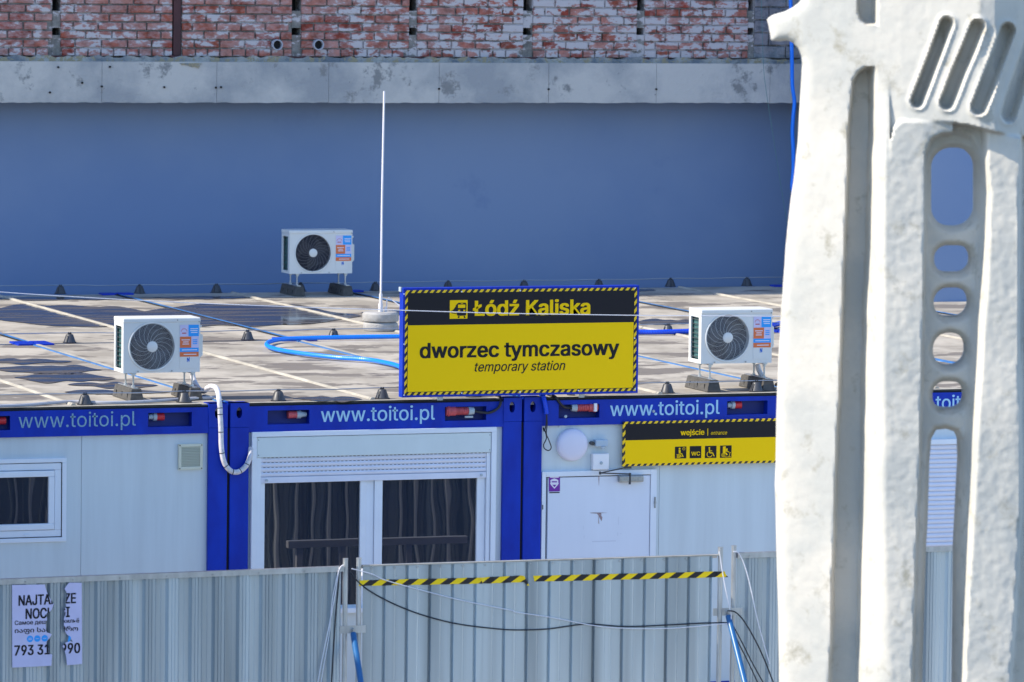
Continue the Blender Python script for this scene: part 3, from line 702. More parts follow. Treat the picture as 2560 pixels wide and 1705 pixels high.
gx0 = F(652, 1300, 0).x; gx1 = F(1215, 1300, 0).x
sub(MB().box(hx0, gx0, -0.002, 0.08, bz0, hz0-0.002), 'guide_rail', M['pvc'], w2, c2, bevel=0.003)
sub(MB().box(gx1, hx1, -0.002, 0.08, bz0, hz0-0.002), 'guide_rail', M['pvc'], w2, c2, bevel=0.003)
sb = F(900, 1202.5, 0).z; st = hz0-0.003; nsl = 4; bar = 0.05
def slatpiece(x0, x1, z0, z1, name, par, top_):
    mb = MB(); n = 5; pr = []
    for i in range(n+1):
        t = i/n; pr.append((z0+0.002+(z1-z0-0.004)*t, 0.012-0.007*math.sin(math.pi*t)))
    vs = []; 
    for zz, yy in pr: vs += [(x0, yy, zz), (x1, yy, zz)]
    fs = [(2*i, 2*i+1, 2*i+3, 2*i+2) for i in range(n)]
    mb.add(vs, fs); mb.box(x0, x1, 0.014, 0.020, z0, z1)
    return sub(mb, name, M['shutter'], par, top_, smooth=False)
hs = (st-sb-bar)/nsl
for i in range(nsl):
    z0 = sb+bar+i*hs; slatpiece(gx0+0.001, gx1-0.001, z0, z0+hs, 'shutter_slat', w2, c2)
    mb = MB(); x = gx0+0.02
    while x < gx1-0.03: mb.box(x, x+0.018, 0.0095, 0.0135, z0+hs-0.004, z0+hs-0.0005); x += 0.034
    if i < nsl: o = sub(mb, 'light_slot', M['cone'], w2, c2)
sub(MB().box(gx0+0.001, gx1-0.001, 0.004, 0.02, sb, sb+bar-0.002), 'shutter_end_bar', M['shutter'], w2, c2, bevel=0.003)
for a in (gx0+0.045, gx1-0.045):
    sub(MB().cyl((a, -0.012, sb+0.024), (a, 0.005, sb+0.024), 0.010, n=12), 'stop_peg', M['greyp'], w2, c2)
# sashes and panes
sx = [F(p, 1300, 0.03).x for p in (661, 899.5, 955, 1191)]
zt2 = sb-0.001
sub(MB().box(gx0+0.002, sx[0], 0.024, 0.08, bz0, zt2), 'sash', M['pvc'], w2, c2, bevel=0.003)
sub(MB().box(sx[3], gx1-0.002, 0.024, 0.08, bz0, zt2), 'sash', M['pvc'], w2, c2, bevel=0.003)
sub(MB().box(sx[1], sx[1]+0.05, 0.026, 0.08, bz0, zt2), 'sash', M['pvc'], w2, c2, bevel=0.003)
sub(MB().box(sx[1]+0.053, sx[2]-0.07, 0.036, 0.08, bz0, zt2), 'mullion', M['pvc'], w2, c2)
sub(MB().box(sx[2]-0.067, sx[2], 0.022, 0.08, bz0, zt2), 'sash', M['pvc'], w2, c2, bevel=0.003)
sub(MB().box(sx[0]+0.001, sx[1]-0.001, 0.05, 0.058, bz0, zt2+0.004), 'pane', M['glass'], w2, c2)
sub(MB().box(sx[2]+0.001, sx[3]-0.001, 0.05, 0.058, bz0, zt2+0.004), 'pane', M['glass'], w2, c2)
# closed shutter of cabin 4
mb = MB(); framebox(mb, sx0, sx1, 0.9, sz1, 0.04, -0.012, 0.09); w4 = sub(mb, 'window', M['pvc'], c4, c4)
z = 0.945; k = 0
while z < sz1-0.045:
    slatpiece(sx0+0.045, sx1-0.045, z, z+0.0375, 'shutter_slat', w4, c4); z += 0.0385
# door
mb = MB(); mb.box(dx0, dx0+0.035, 0.004, 0.10, 0.24, dz1); mb.box(dx1-0.052, dx1, 0.004, 0.10, 0.24, dz1); mb.box(dx0+0.035, dx1-0.052, 0.004, 0.10, dz1-0.042, dz1)
sub(mb, 'door_frame', M['pvc'], c3, c3, bevel=0.003)
lx0 = dx0+0.055; lx1 = dx1-0.056; lz1 = dz1-0.050
door = sub(MB().box(lx0, lx1, 0.012, 0.060, 0.26, lz1), 'door', M['panel2'], c3, c3, bevel=0.002)
sub(MB().box(dx0+0.035, dx1-0.052, 0.0615, 0.075, 0.24, dz1-0.042), 'door_rebate', M['gap'], c3, c3)
kx, kz = fxz(1357, 1268); sub(MB().box(kx-0.004, kx+0.004, 0.0, 0.0045, kz-0.018, kz+0.018), 'latch_plate', M['cone'], c3, c3)
hx_, hz_ = fxz(1637.5, 1256); sub(MB().cyl((hx_, 0.0, hz_-0.045), (hx_, 0.0, hz_+0.045), 0.007, n=10).cyl((hx_, 0.0, hz_-0.010), (hx_, 0.0, hz_+0.008), 0.010, n=10), 'hinge', M['closer'], door, c3)
# door closer with its two-part arm
a0, az1 = fxz(1547, 1189, -0.02); a1, az0 = fxz(1608, 1204.5, -0.02)
cl = sub(MB().box(a0, a1, -0.035, 0.011, az0, az1), 'door_closer', M['closer'], door, c3, bevel=0.008)
p1 = F(1577, 1187, -0.05); p2 = F(1498, 1182, -0.09); p3 = F(1572, 1169, -0.03)
mb = MB(); mb.cyl((p1.x, -0.02, p1.z), (p1.x, -0.02, p1.z+0.0), 0.001, n=3)
mb.cyl((p1.x, -0.03, az0-0.016), (p1.x, -0.03, az1+0.02), 0.010, n=10)
mb.tube([(p1.x, -0.03, az1+0.012), (p2.x, -0.11, p2.z)], 0.0055, 6); mb.tube([(p2.x, -0.11, p2.z), (p3.x, 0.0, p3.z)], 0.0055, 6)
mb.box(p3.x-0.03, p3.x+0.03, -0.014, 0.003, p3.z-0.010, p3.z+0.010); mb.cyl((p2.x, -0.11, p2.z-0.012), (p2.x, -0.11, p2.z+0.012), 0.010, n=10)
o = mb.build('closer_arm', M['cone']); child(o, c3)
# stains on the door
def stain(pts, Y, par=door): return sub(MB().prism([(F(x, y, Y).x, F(x, y, Y).z) for x, y in pts], Y, Y+0.0008), 'rust_stain', M['rust'], par, c3)
stain([(1496.3, 1184), (1498.6, 1184), (1498.2, 1202), (1497.2, 1216), (1496.4, 1200)], 0.0105)
stain([(1474, 1281.6), (1490, 1281.2), (1499, 1281.2), (1520, 1282.0), (1503, 1283.0), (1504, 1289), (1501, 1286), (1499, 1296), (1497.5, 1291), (1495, 1287), (1492, 1284), (1478, 1283)], 0.0105)
stain([(1499, 1284), (1506, 1293), (1504, 1303), (1500, 1296)], 0.0100)
stain([(1495.5, 1284), (1498, 1310), (1496, 1308)], 0.0098)
M['faint'] = mat('faint_scuff', (0.58, 0.62, 0.73), 0.6)
for a, b, c, d in ((1546.4, 1292, 1547, 1312), (1544, 1331, 1545, 1340), (1458, 1314, 1458.6, 1324), (1480, 1352.8, 1540, 1353.3), (1551, 1333, 1553, 1335), (1460, 1339, 1461, 1346)):
    P0 = F(a, b, 0.0105); P1 = F(c, d, 0.0105)
    sub(MB().box(P0.x, P1.x, 0.0105, 0.0113, P1.z, P0.z), 'scuff_mark', M['faint'], door, c3)
# purple sticker on the door
q = [(1372.3, 1189.5), (1400, 1188.5), (1400, 1228), (1372.3, 1229)]
stk = thing('door_sticker', 'small purple club sticker with white shield on the white door', 'sticker', F(1386, 1209, 0.009))
o = MB().prism([(F(x, y, .009).x, F(x, y, .009).z) for x, y in q], 0.0088, 0.0100).build('sticker_sheet', M['purple']); child(o, stk)
M['wprint'] = mat('white_print', (0.75, 0.72, 0.82), 0.5)
def fl2(pts, Y, mt, name, par):
    o = MB().prism([(F(x, y, Y).x, F(x, y, Y).z) for x, y in pts], Y, Y+0.0006).build(name, mt); child(o, par); return o
fl2([(1376, 1201), (1380, 1198), (1386, 1196), (1392, 1198), (1396, 1201), (1395, 1212), (1386, 1222), (1377, 1212)], 0.0078, M['wprint'], 'shield', stk)
fl2([(1379, 1203), (1393, 1203), (1392, 1206), (1380, 1206)], 0.0070, M['purple'], 'shield_band', stk)
fl2([(1381, 1212), (1391, 1212), (1386, 1218)], 0.0070, M['purple'], 'shield_tip', stk)
fl2([(1375, 1206.8), (1397, 1206.8), (1396, 1210.6), (1376, 1210.6)], 0.0070, M['wprint'], 'print_band', stk)
for y in (1192,): fl2([(1375, y), (1397, y), (1397, y+2.2), (1375, y+2.2)], 0.0078, M['wprint'], 'print_line', stk)
fl2([(1373.5, 1230.5), (1399, 1230.0), (1399, 1232.4), (1373.5, 1232.9)], 0.0090, M['ink'], 'print_line', stk)
# round opal lamp, junction box, clear bulkhead fitting, small bracket
lp = F(1437, 1113.5, -0.05)
lmp = thing('wall_lamp', 'round white opal lamp on the cabin wall above the door', 'lamp', (lp.x, 0.035, lp.z))
def lathe(prof, n=40):
    mb = MB(); vs = []; 
    for r, y in prof:
        for i in range(n): t = 2*math.pi*i/n; vs.append((r*math.cos(t), y, r*math.sin(t)))
    fs = [(j*n+i, j*n+(i+1) % n, (j+1)*n+(i+1) % n, (j+1)*n+i) for j in range(len(prof)-1) for i in range(n)]
    fs.append(tuple(range((len(prof)-1)*n, len(prof)*n))); mb.add(vs, fs); return mb
o = lathe([(0.132, 0), (0.132, -0.02), (0.127, -0.025)]).build('lamp_base', M['plate'], smooth=True); o.parent = lmp
o = lathe([(0.132, -0.018), (0.132, -0.030), (0.128, -0.042), (0.116, -0.052), (0.08, -0.060), (0.03, -0.063), (0.004, -0.064)]).build('lamp_cover', M['lamp'], smooth=True); o.parent = lmp
x0, z1 = fxz(1481, 1134); x1, z0 = fxz(1520.5, 1173.5)
jb = thing('junction_box', 'square white junction box just above the door frame', 'box', ((x0+x1)/2, 0.035, z0))
o = MB().box(x0, x1, -0.02, 0.034, z0, z1).build('box_body', M['plate'], bevel=0.006); child(o, jb)
o = MB().cyl(((x0+x1)/2, -0.026, (z0+z1)/2-0.01), ((x0+x1)/2, -0.0195, (z0+z1)/2-0.01), 0.013, n=16).cyl(((x0+x1)/2, -0.030, (z0+z1)/2-0.01), ((x0+x1)/2, -0.0255, (z0+z1)/2-0.01), 0.007, n=12).build('box_button', M['greyp']); child(o, jb)
x0, z1 = fxz(1487, 1099); x1, z0 = fxz(1517, 1117)
fl_ = thing('motion_sensor', 'small translucent sensor bracket right of the round lamp', 'sensor', ((x0+x1)/2, 0.035, z0))
o = MB().box(x0, x1, -0.03, 0.034, z0+0.005, z1).build('sensor_body', M['clear'], bevel=0.006); child(o, fl_)
o = MB().cyl(((x0+x1)/2+0.012, -0.02, z0+0.006), ((x0+x1)/2+0.012, -0.02, z0-0.014), 0.022, 0.014, n=14).build('sensor_eye', M['clear'], smooth=True); child(o, fl_)
o = MB().cyl((x0-0.02, -0.01, (z0+z1)/2), (x0-0.02, 0.034, (z0+z1)/2), 0.016, n=14).box(x0-0.02, x0+0.002, 0.0, 0.02, (z0+z1)/2-0.006, (z0+z1)/2+0.006).build('sensor_mount', M['cone']); child(o, fl_)
x0, z1 = fxz(1401, 1058.5); x1, z0 = fxz(1415, 1069)
sub(MB().box(x0, x1, 0.025, 0.0345, z0, z1).cyl(((x0+x1)/2, 0.02, (z0+z1)/2-0.004), ((x0+x1)/2, 0.0255, (z0+z1)/2-0.004), 0.008, n=10), 'bracket_plate', M['shutb'], c3, c3)
for px, py in ((1414, 1041), (1634, 1028)):
    p = F(px, py, 0); sub(MB().cyl((p.x, -0.004, p.z), (p.x, 0.005, p.z), 0.012, n=12).cyl((p.x, -0.008, p.z), (p.x, -0.003, p.z), 0.006, n=10), 'bolt', M['greyp'], c3, c3)

# power sockets in the beam recesses (parts of cabins), loose plugs (things)
def socket(cab, px0, px1, py, flip, mt=M['red']):
    a = F(px0, py, 0.04); b = F(px1, py, 0.04); z = (a.z+b.z)/2; L = b.x-a.x; s = 1 if not flip else -1
    xs_ = a.x if not flip else b.x
    mb = MB()
    mb.cyl((xs_, 0.052, z), (xs_+s*L*0.30, 0.052, z), 0.020, 0.024, n=14)
    mb.cyl((xs_+s*L*0.30, 0.052, z), (xs_+s*L*0.52, 0.052, z), 0.033, n=14)
    so = sub(mb, 'power_socket', M['greyp'], cab, cab, smooth=True)
    sub(MB().cyl((xs_+s*L*0.52, 0.050, z), (xs_+s*L, 0.050, z), 0.029, 0.031, n=16), 'socket_cap', mt, so, cab, smooth=True)
socket(c1, -30, 14, 1052, False); socket(c1, 372, 410, 1042, False)
socket(c2, 720, 766, 1036.5, True, M['pink'])
socket(c3, 1819, 1853, 1012.5, False)
# red plug with collar in cabin 2
def plug(label, pa, pb, Y, loc_h=None):
    a = F(*pa, Y); b = F(*pb, Y); t = thing('power_plug', label, 'plug', a); d = b-a
    o = MB().cyl(a, a+d*0.34, 0.036, 0.038, n=18).cyl(a+d*0.05, a+d*0.13, 0.042, n=18).build('plug_head', M['pink'], smooth=True); child(o, t)
    mb = MB(); mb.cyl(a+d*0.34, a+d*0.80, 0.030, 0.027, n=16)
    for k in range(5): mb.cyl(a+d*(0.40+k*0.08), a+d*(0.44+k*0.08), 0.033, n=16)
    o = mb.build('plug_body', M['pink'], smooth=True); child(o, t)
    o = MB().cyl(a+d*0.80, b, 0.034, 0.028, n=16).build('cable_gland', M['greyp'], smooth=True); child(o, t)
    return t
t = plug('chunky faded red plug in the beam slot left of the corner under the big sign', (1114, 1028), (1184, 1027), 0.015)
p = F(1172, 1042, 0.01); o = MB().box(p.x-0.035, p.x+0.035, -0.0, 0.02, p.z-0.008, p.z+0.008).build('flip_lid', M['greyp'], bevel=0.004); child(o, t)
t = plug('faded red plug with white collar in the slot right of the big sign corner', (1492, 1017), (1428, 1019), 0.03)
p = F(1487, 1018, 0.0); o = MB().box(p.x-0.012, p.x+0.014, -0.02, 0.02, p.z-0.034, p.z+0.034).build('socket_collar', M['plate'], bevel=0.004); child(o, t)
def cable(name, label, pts, r, mt, cat='cable', n=7, rib=None, step=None, group=None, k=8):
    P = smooth_path(pts, k)
    if step: P = resample(P, step)
    o = MB().tube(P, r, n, rib=rib).build(name, mt, smooth=(rib is None), org=P[0])
    return tag(o, label, cat, group)
cable('power_cable', 'short black cable curling from the red plug up over the roof edge', [F(1184, 1027, 0.01), F(1205, 1031, 0.0), F(1225, 1031, -0.01), F(1245, 1020, -0.02), F(1252, 1005, -0.02), F(1250, 992, 0.03), F(1240, 988, 0.1)], 0.011, M['cable'])
cable('power_cable', 'short black cable running down from behind the big sign to the right plug', [F(1370, 986, 0.08), F(1388, 992, 0.0), F(1400, 1008, -0.01), F(1412, 1018, 0.0), F(1430, 1019, 0.03)], 0.011, M['cable'])
cable('blue_conduit', 'short ribbed blue conduit hanging over the beam beside the corner post', [F(1352, 985, 0.10), F(1357, 988, 0.0), F(1361, 1003, -0.03), F(1365, 1022, -0.03), F(1367, 1036, -0.03)], 0.018, M['hose_d'], 'conduit', 9, rib=0.14, step=0.006)
cable('looped_cable', 'thin black cable end hanging in a loop left of the round lamp', [F(1366, 1036, -0.03), F(1365, 1062, -0.03), F(1361, 1078, -0.02), F(1358, 1070, -0.01), F(1362, 1075, -0.03), F(1366, 1095, -0.03), F(1359, 1112, -0.03), F(1362, 1122, -0.03), F(1372, 1126, -0.03), F(1378, 1118, -0.03), F(1372, 1100, -0.03), F(1366, 1084, -0.03), F(1368, 1060, -0.03), F(1367, 1036, -0.03)], 0.0045, M['cable'])

# lettering on the beams
zl = 0.113
letters('www.toitoi.pl', (46.5, 1070), (339.5, 1064), zl, 0.001, M['lblue2'], None, 0.0); L1 = bpy.context.scene.collection.objects[-1]; L1.name = 'lettering'; child(L1, c1)
o = letters('www.toitoi.pl', (802, 1054.5), (1087, 1049), zl, 0.001, M['lblue'], None, 0.014); child(o, c2)
o = letters('www.toitoi.pl', (1525, 1040), (1799, 1034.5), zl, 0.001, M['lblue'], None, 0.014); child(o, c3)
o4 = bpy.data.objects.new('lettering', o.data); COL.objects.link(o4); o4.location = (PT, 0, 0); child(o4, c4)

# ================================================================== ROOF THINGS
# --- wire holder cones
def ord_(i): return ['leftmost', 'second', 'third', 'fourth', 'fifth', 'sixth', 'seventh', 'eighth', 'ninth', 'tenth', 'eleventh', 'twelfth'][i]
ZR = CH-0.002
def cone_proto():
    t = thing('wire_holder', 'x', 'wire holder')
    prof = [(0.062, 0.0), (0.064, 0.006), (0.055, 0.008), (0.033, 0.070), (0.027, 0.076), (0.0, 0.076)]
    mb = MB(); n = 18; vs = []
    for r, z in prof[:-1]:
        for i in range(n): a = 2*math.pi*i/n; vs.append((r*math.cos(a), r*math.sin(a), z))
    fs = [(j*n+i, j*n+(i+1) % n, (j+1)*n+(i+1) % n, (j+1)*n+i) for j in range(len(prof)-2) for i in range(n)]
    fs.append(tuple(range((len(prof)-2)*n, (len(prof)-1)*n))); mb.add(vs, fs)
    o = mb.build('cone_body', M['cone'], t, smooth=True)
    mb = MB(); mb.box(-0.016, 0.016, -0.010, 0.010, 0.0745, 0.082); mb.box(-0.012, -0.005, -0.009, 0.009, 0.082, 0.094); mb.box(0.005, 0.012, -0.009, 0.009, 0.082, 0.094)
    mb.build('wire_clip', M['cable'], t)
    mb = MB(); mb.tube([(-0.040, -0.046, 0.008), (-0.028, -0.032, 0.068)], 0.004, 5); mb.build('side_strap', M['cable'], t)
    return t
def copy_tree(o, loc, rz=0):
    c = o.copy(); COL.objects.link(c); c.location = loc; c.rotation_euler = (0, 0, rz)
    for ch in list(o.children): d = ch.copy(); COL.objects.link(d); d.parent = c
    return c
proto = cone_proto(); first = True
rows = [('front', 'on the front roof edge', [(212, 1014), (460, 1008), (696, 1008), (955, 1004), (1184, 1001), (1436, 991), (1668, 985), (1891, 981)], 'wire holder cones along the front roof edge'),
        ('mid', 'on the roof joint in the middle', [(174, 859), (400, 856), (619, 852), (834, 849), (1670, 836)], 'wire holder cones along the middle roof joint'),
        ('back', 'at the foot of the blue-grey wall', [(151, 737), (349, 736), (541, 734), (751, 731), (938, 729), (1120, 726), (1310, 724), (1497, 722), (1676, 719), (1867, 717)], 'wire holder cones along the far roof edge')]
tops = {}
for key, where, pts, grp in rows:
    tops[key] = []
    for i, (px, py) in enumerate(pts):
        p = R(px, py-2.5, ZR)
        if key == 'front' and p.y < 0.17: p = Vector((F(px, py, 0.17).x, 0.17, ZR))
        if first: c = proto; c.location = p; first = False
        else: c = copy_tree(proto, p, random.uniform(-0.5, 0.5))
        c['label'] = f'black plastic wire cone {where}, {ord_(i)} from the left'; c['group'] = grp
        tops[key].append(p+Vector((0, 0, 0.088)))
for key, lab in (('front', 'thin steel wire strung over the cones on the front roof edge'), ('mid', 'thin steel wire strung over the cones on the middle roof joint'), ('back', 'thin steel wire strung over the cones at the far wall')):
    T = tops[key]; d = (T[-1]-T[0]).normalized(); pts = [T[0]-d*2.2]
    for a, b in zip(T, T[1:]): pts += [a, (a+b)/2-Vector((0, 0, 0.006))]
    pts += [T[-1], T[-1]+d*2.5]
    P = smooth_path(pts, 4); o = MB().tube(P, 0.0048, 5).build('lightning_wire', M['wire'], org=P[0]); tag(o, lab, 'wire')
# --- blue corner castings left over at joints (cabin parts)
# --- concrete footed lightning mast
pb_ = R(951, 833, ZR); t = thing('lightning_mast', 'tall thin white lightning rod on two stacked round concrete blocks', 'mast', pb_)
c0 = R(951, 826, ZR)
def disc(z0, z1, r):
    mb = MB(); n = 36; prof = [(r-0.008, z0), (r, z0+0.01), (r, z1-0.018), (r-0.018, z1), (0.02, z1)]; vs = []
    for rr, z in prof:
        for i in range(n): a = 2*math.pi*i/n; vs.append((c0.x+rr*math.cos(a), c0.y+rr*math.sin(a), z))
    fs = [(j*n+i, j*n+(i+1) % n, (j+1)*n+(i+1) % n, (j+1)*n+i) for j in range(len(prof)-1) for i in range(n)]; fs.append(tuple(range((len(prof)-1)*n, len(prof)*n)))
    mb.add(vs, fs); return mb
o = disc(ZR, ZR+0.082, 0.163).build('base_block', M['stone'], smooth=True); child(o, t)
o = disc(ZR+0.088, ZR+0.175, 0.170).build('base_block', M['stone'], smooth=True); child(o, t)
mt_ = F(960.5, 228, c0.y); mbp = Vector((c0.x, c0.y, ZR+0.17))
o = MB().cyl(mbp, mbp+(mt_-mbp)*0.04, 0.022, n=12).cyl(mbp+(mt_-mbp)*0.04, mbp+(mt_-mbp)*0.085, 0.016, n=12).build('rod_socket', M['foam'], smooth=True); child(o, t)
o = MB().tube([mbp, mbp+(mt_-mbp)*0.5+Vector((-0.004, 0, 0)), mt_], 0.0095, 10).build('rod', M['wcable'], smooth=True); child(o, t)
o = MB().cyl(mbp+Vector((0.045, 0, 0)), mbp+Vector((0.045, 0, 0.05)), 0.007, n=8).tube([mbp+Vector((0.06, 0, 0)), mbp+Vector((0.06, 0, 0.12)), mbp+Vector((0.075, 0, 0.14)), mbp+Vector((0.2, -0.05, 0.04)), mbp+Vector((0.32, -0.1, -0.1))], 0.0055, 6).build('earth_wire', M['wcable']); child(o, t)

# --- air conditioners
def ac_unit(name_label, o3, wid, hei, dep, yf=0.09, zb_=0.235, spiral=True):
    """o3 = front left foot corner on the roof"""
    t = thing('air_conditioner', name_label, 'air conditioner', o3, 'air conditioner outdoor units on the cabin roofs')
    ox, oy, oz = 0, 0, 0
    def A(mb, name, mt, par=None, **k): return mb.build(name, mt, par or t, **k)
    fx = wid*0.77
    for x in (0.0, fx):
        sh = 0.010
        mb = MB(); mb.add([(x, 0, 0), (x+0.118, 0, 0), (x+0.118, 0.52, 0), (x, 0.52, 0), (x+0.018, 0.02, 0.098), (x+0.100, 0.02, 0.098), (x+0.100, 0.50, 0.098), (x+0.018, 0.50, 0.098)],
            [(0, 3, 2, 1), (4, 5, 6, 7), (0, 1, 5, 4), (1, 2, 6, 5), (2, 3, 7, 6), (3, 0, 4, 7)])
        ft = A(mb, 'rubber_foot', M['rubber'], bevel=0.006)
        mb = MB().box(x+0.040, x+0.078, 0.03, 0.49, 0.0985, 0.106); A(mb, 'channel', M['steel'], ft)
        for k in range(3):
            yy = 0.09+0.16*k; A(MB().box(x-0.001+0.004, x+0.012, yy-0.004, yy+0.004, 0.01, 0.06), 'groove_shade', M['dark'], ft)  # dark blocks painted as the shade of grooves in the foot
    x0 = -0.03; x1 = x0+wid; y0 = yf; y1 = yf+dep; z0 = zb_; z1 = zb_+hei
    for x in (0.058, fx+0.058):
        for y in (y0+0.02, y1-0.03):
            A(MB().cyl((x, y, 0.104), (x, y, z0-0.004), 0.0075, n=10).cyl((x, y, 0.104), (x, y, 0.118), 0.015, n=8).cyl((x, y, z0-0.028), (x, y, z0-0.010), 0.016, n=8), 'support_leg', M['steel'])
        A(MB().box(x-0.018, x+0.018, y0-0.005, y1, z0-0.012, z0-0.001), 'cross_rail', M['steel'])
    # casing with a round fan opening and an open coil side
    cx = x0+wid*0.375; cz = (z0+z1)/2-0.004; r = hei*0.435
    mb = MB(); n = 64
    c = [(cx+r*math.cos(2*math.pi*i/n), cz+r*math.sin(2*math.pi*i/n)) for i in range(n)]
    def sq(i):
        a = 2*math.pi*i/n; ca, sa = math.cos(a), math.sin(a)
        k = min(((x1-cx)/ca if ca > 0 else (x0-cx)/ca) if abs(ca) > 1e-6 else 9, ((z1-cz)/sa if sa > 0 else (z0-cz)/sa) if abs(sa) > 1e-6 else 9)
        return (cx+ca*k, cz+sa*k)
    s_ = [sq(i) for i in range(n)]
    corners = [(x1, z1), (x0, z1), (x0, z0), (x1, z0)]
    vs = [(a, y0, b) for a, b in s_]+[(a, y0, b) for a, b in c]+[(a, y0+0.05, b) for a, b in c]
    fs = []
    for i in range(n):
        k = (i+1) % n; fs += [(i, k, n+k, n+i), (n+i, n+k, 2*n+k, 2*n+i)]
    mb.add(vs, fs)
    # triangles closing the corners
    for (a, b) in corners:
        best = min(range(n), key=lambda i: (s_[i][0]-a)**2+(s_[i][1]-b)**2)
        for i in range(n):
            k = (i+1) % n; P_, Q_ = s_[i], s_[k]
            if (abs(P_[0]-a) < 1e-5 and abs(Q_[1]-b) < 1e-5) or (abs(P_[1]-b) < 1e-5 and abs(Q_[0]-a) < 1e-5):
                if P_ != (a, b) and Q_ != (a, b): mb.add([(P_[0], y0, P_[1]), (a, y0, b), (Q_[0], y0, Q_[1])], [(0, 1, 2)])
    mb.add([(x1, y0, z0), (x1, y1, z0), (x1, y1, z1), (x1, y0, z1)], [(0, 1, 2, 3)])
    mb.add([(x0, y0, z0), (x0, y1, z0), (x1, y1, z0), (x1, y0, z0)], [(0, 1, 2, 3)])
    # left side with opening
    ya, yb, za, zc = y0+0.055, y1-0.04, z0+0.03, z1-0.055
    mb.box(x0, x0+0.012, y0+0.0005, ya, z0+0.001, z1); mb.box(x0, x0+0.012, yb, y1, z0+0.001, z1); mb.box(x0, x0+0.012, ya, yb, z0+0.001, za); mb.box(x0, x0+0.012, ya, yb, zc, z1)
    A(mb, 'casing', M['acw'])
    A(MB().box(x0-0.004, x1+0.004, y0-0.005, y1+0.004, z1+0.001-0.026, z1+0.012), 'top_cover', M['acw'], bevel=0.008)
    A(MB().box(x0+0.02, x1-0.02, y1-0.03, y1-0.005, z0+0.02, z1-0.03), 'rear_coil', M['fin'])
    co_ = A(MB().box(x0+0.030, x0+0.045, ya-0.01, yb+0.01, za-0.01, zc+0.01), 'side_coil', M['fin'])
    for k in range(9):
        z = za+(zc-za)*(k+0.5)/9; A(MB().box(x0+0.008, x0+0.014, ya, yb, z-0.0025, z+0.0025), 'side_bar', M['cone'], co_)
    A(MB().cyl((cx, y0+0.051, cz), (cx, y0+0.12, cz), r*1.02, n=40), 'fan_cavity_shade', M['cavity'])  # near-black disc painted as the shade inside the housing
    # ring rim
    mb = MB(); vs = []; n2 = 64
    for rr, yy in ((r+0.013, y0-0.001), (r+0.010, y0-0.008), (r+0.001, y0-0.007), (r-0.003, y0+0.004)):
        for i in range(n2): a = 2*math.pi*i/n2; vs.append((cx+rr*math.cos(a), yy, cz+rr*math.sin(a)))
    mb.add(vs, [(j*n2+i, j*n2+(i+1) % n2, (j+1)*n2+(i+1) % n2, (j+1)*n2+i) for j in range(3) for i in range(n2)])
    gd = A(mb, 'fan_guard', M['acw'], smooth=True)
    mb = MB(); nr = 15
    for k in range(1, nr+1):
        rr = 0.040+(r-0.046)*k/nr; vs = []; n3 = 48; w = 0.0012
        for i in range(n3):
            a = 2*math.pi*i/n3
            for dr, dy in ((-w, 0), (w, 0), (0, -0.003)): vs.append((cx+(rr+dr)*math.cos(a), y0-0.004+dy, cz+(rr+dr)*math.sin(a)))
        mb.add(vs, [(i*3+q_, i*3+(q_+1) % 3, ((i+1) % n3)*3+(q_+1) % 3, ((i+1) % n3)*3+q_) for i in range(n3) for q_ in range(3)])
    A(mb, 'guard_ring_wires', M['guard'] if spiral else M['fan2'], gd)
    for k in range(16 if spiral else 20):
        pts = []
        for j in range(11):
            f_ = j/10; a = 2*math.pi*k/(16 if spiral else 20)-1.0*f_; rr = 0.036+(r-0.036)*f_; pts.append((cx+rr*math.cos(a), y0-0.0035, cz+rr*math.sin(a)))
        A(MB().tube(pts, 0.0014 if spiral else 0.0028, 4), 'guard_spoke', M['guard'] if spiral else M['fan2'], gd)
    A(lathe([(0.043, 0.004), (0.043, -0.006), (0.036, -0.010), (0.002, -0.011)], 28), 'guard_hub', M['acw'], gd, smooth=True).location = (cx, y0, cz)
    fn = A(MB().cyl((cx, y0+0.02, cz), (cx, y0+0.05, cz), 0.05, n=20), 'fan', M['fan'])
    for k in range(3):
        mb = MB(); vs = []; aa = 2*math.pi*k/3+wid*37
        for j in range(7):
            f_ = j/6
            for g_ in (0, 1):
                a = aa+0.5*f_+(1.25 if g_ else 0); rr = 0.05+(r-0.065)*f_; vs.append((cx+rr*math.cos(a), y0+0.012+0.034*g_, cz+rr*math.sin(a)))
        mb.add(vs, [(2*j, 2*j+1, 2*j+3, 2*j+2) for j in range(6)]); A(mb, 'fan_blade', M['fan'], fn)
    # service panel, stickers
    px0 = x0+wid*0.735; px1 = x1-0.012
    A(MB().box(px0, px1-0.02, y0-0.003, y0-0.0005, z0+0.03, z1-0.06), 'service_panel', M['acw'], bevel=0.001)
    ys = y0-0.0042; W_ = px1-px0; zz1 = z1-0.045; Hs = hei*0.60
    st_ = A(MB().box(px0, px1, ys, ys+0.001, zz1-Hs, zz1), 'advert_sticker', M['paper'])
    def blk(a, b, c_, d, mt, nm='sticker_print', lift=0.001): return A(MB().box(px0+W_*a, px0+W_*b, ys-lift, ys, zz1-Hs*d, zz1-Hs*c_), nm, mt, st_)
    blk(0.45, 1, 0, 0.36, M['cyan']); blk(0, 0.60, 0.37, 0.72, M['orange']); blk(0, 1, 0.722, 0.85, M['cyan']); blk(0, 1, 0.852, 1.0, M['orange'])
    for a, b, c_, d in ((0.55, 0.95, 0.11, 0.135), (0.55, 0.93, 0.17, 0.195), (0.58, 0.93, 0.23, 0.255), (0.08, 0.52, 0.46, 0.485), (0.16, 0.46, 0.525, 0.55), (0.13, 0.48, 0.59, 0.615), (0.1, 0.92, 0.775, 0.80), (0.2, 0.88, 0.915, 0.94)):
        blk(a, b, c_, d, M['wprint'], 'print_line', 0.0016)
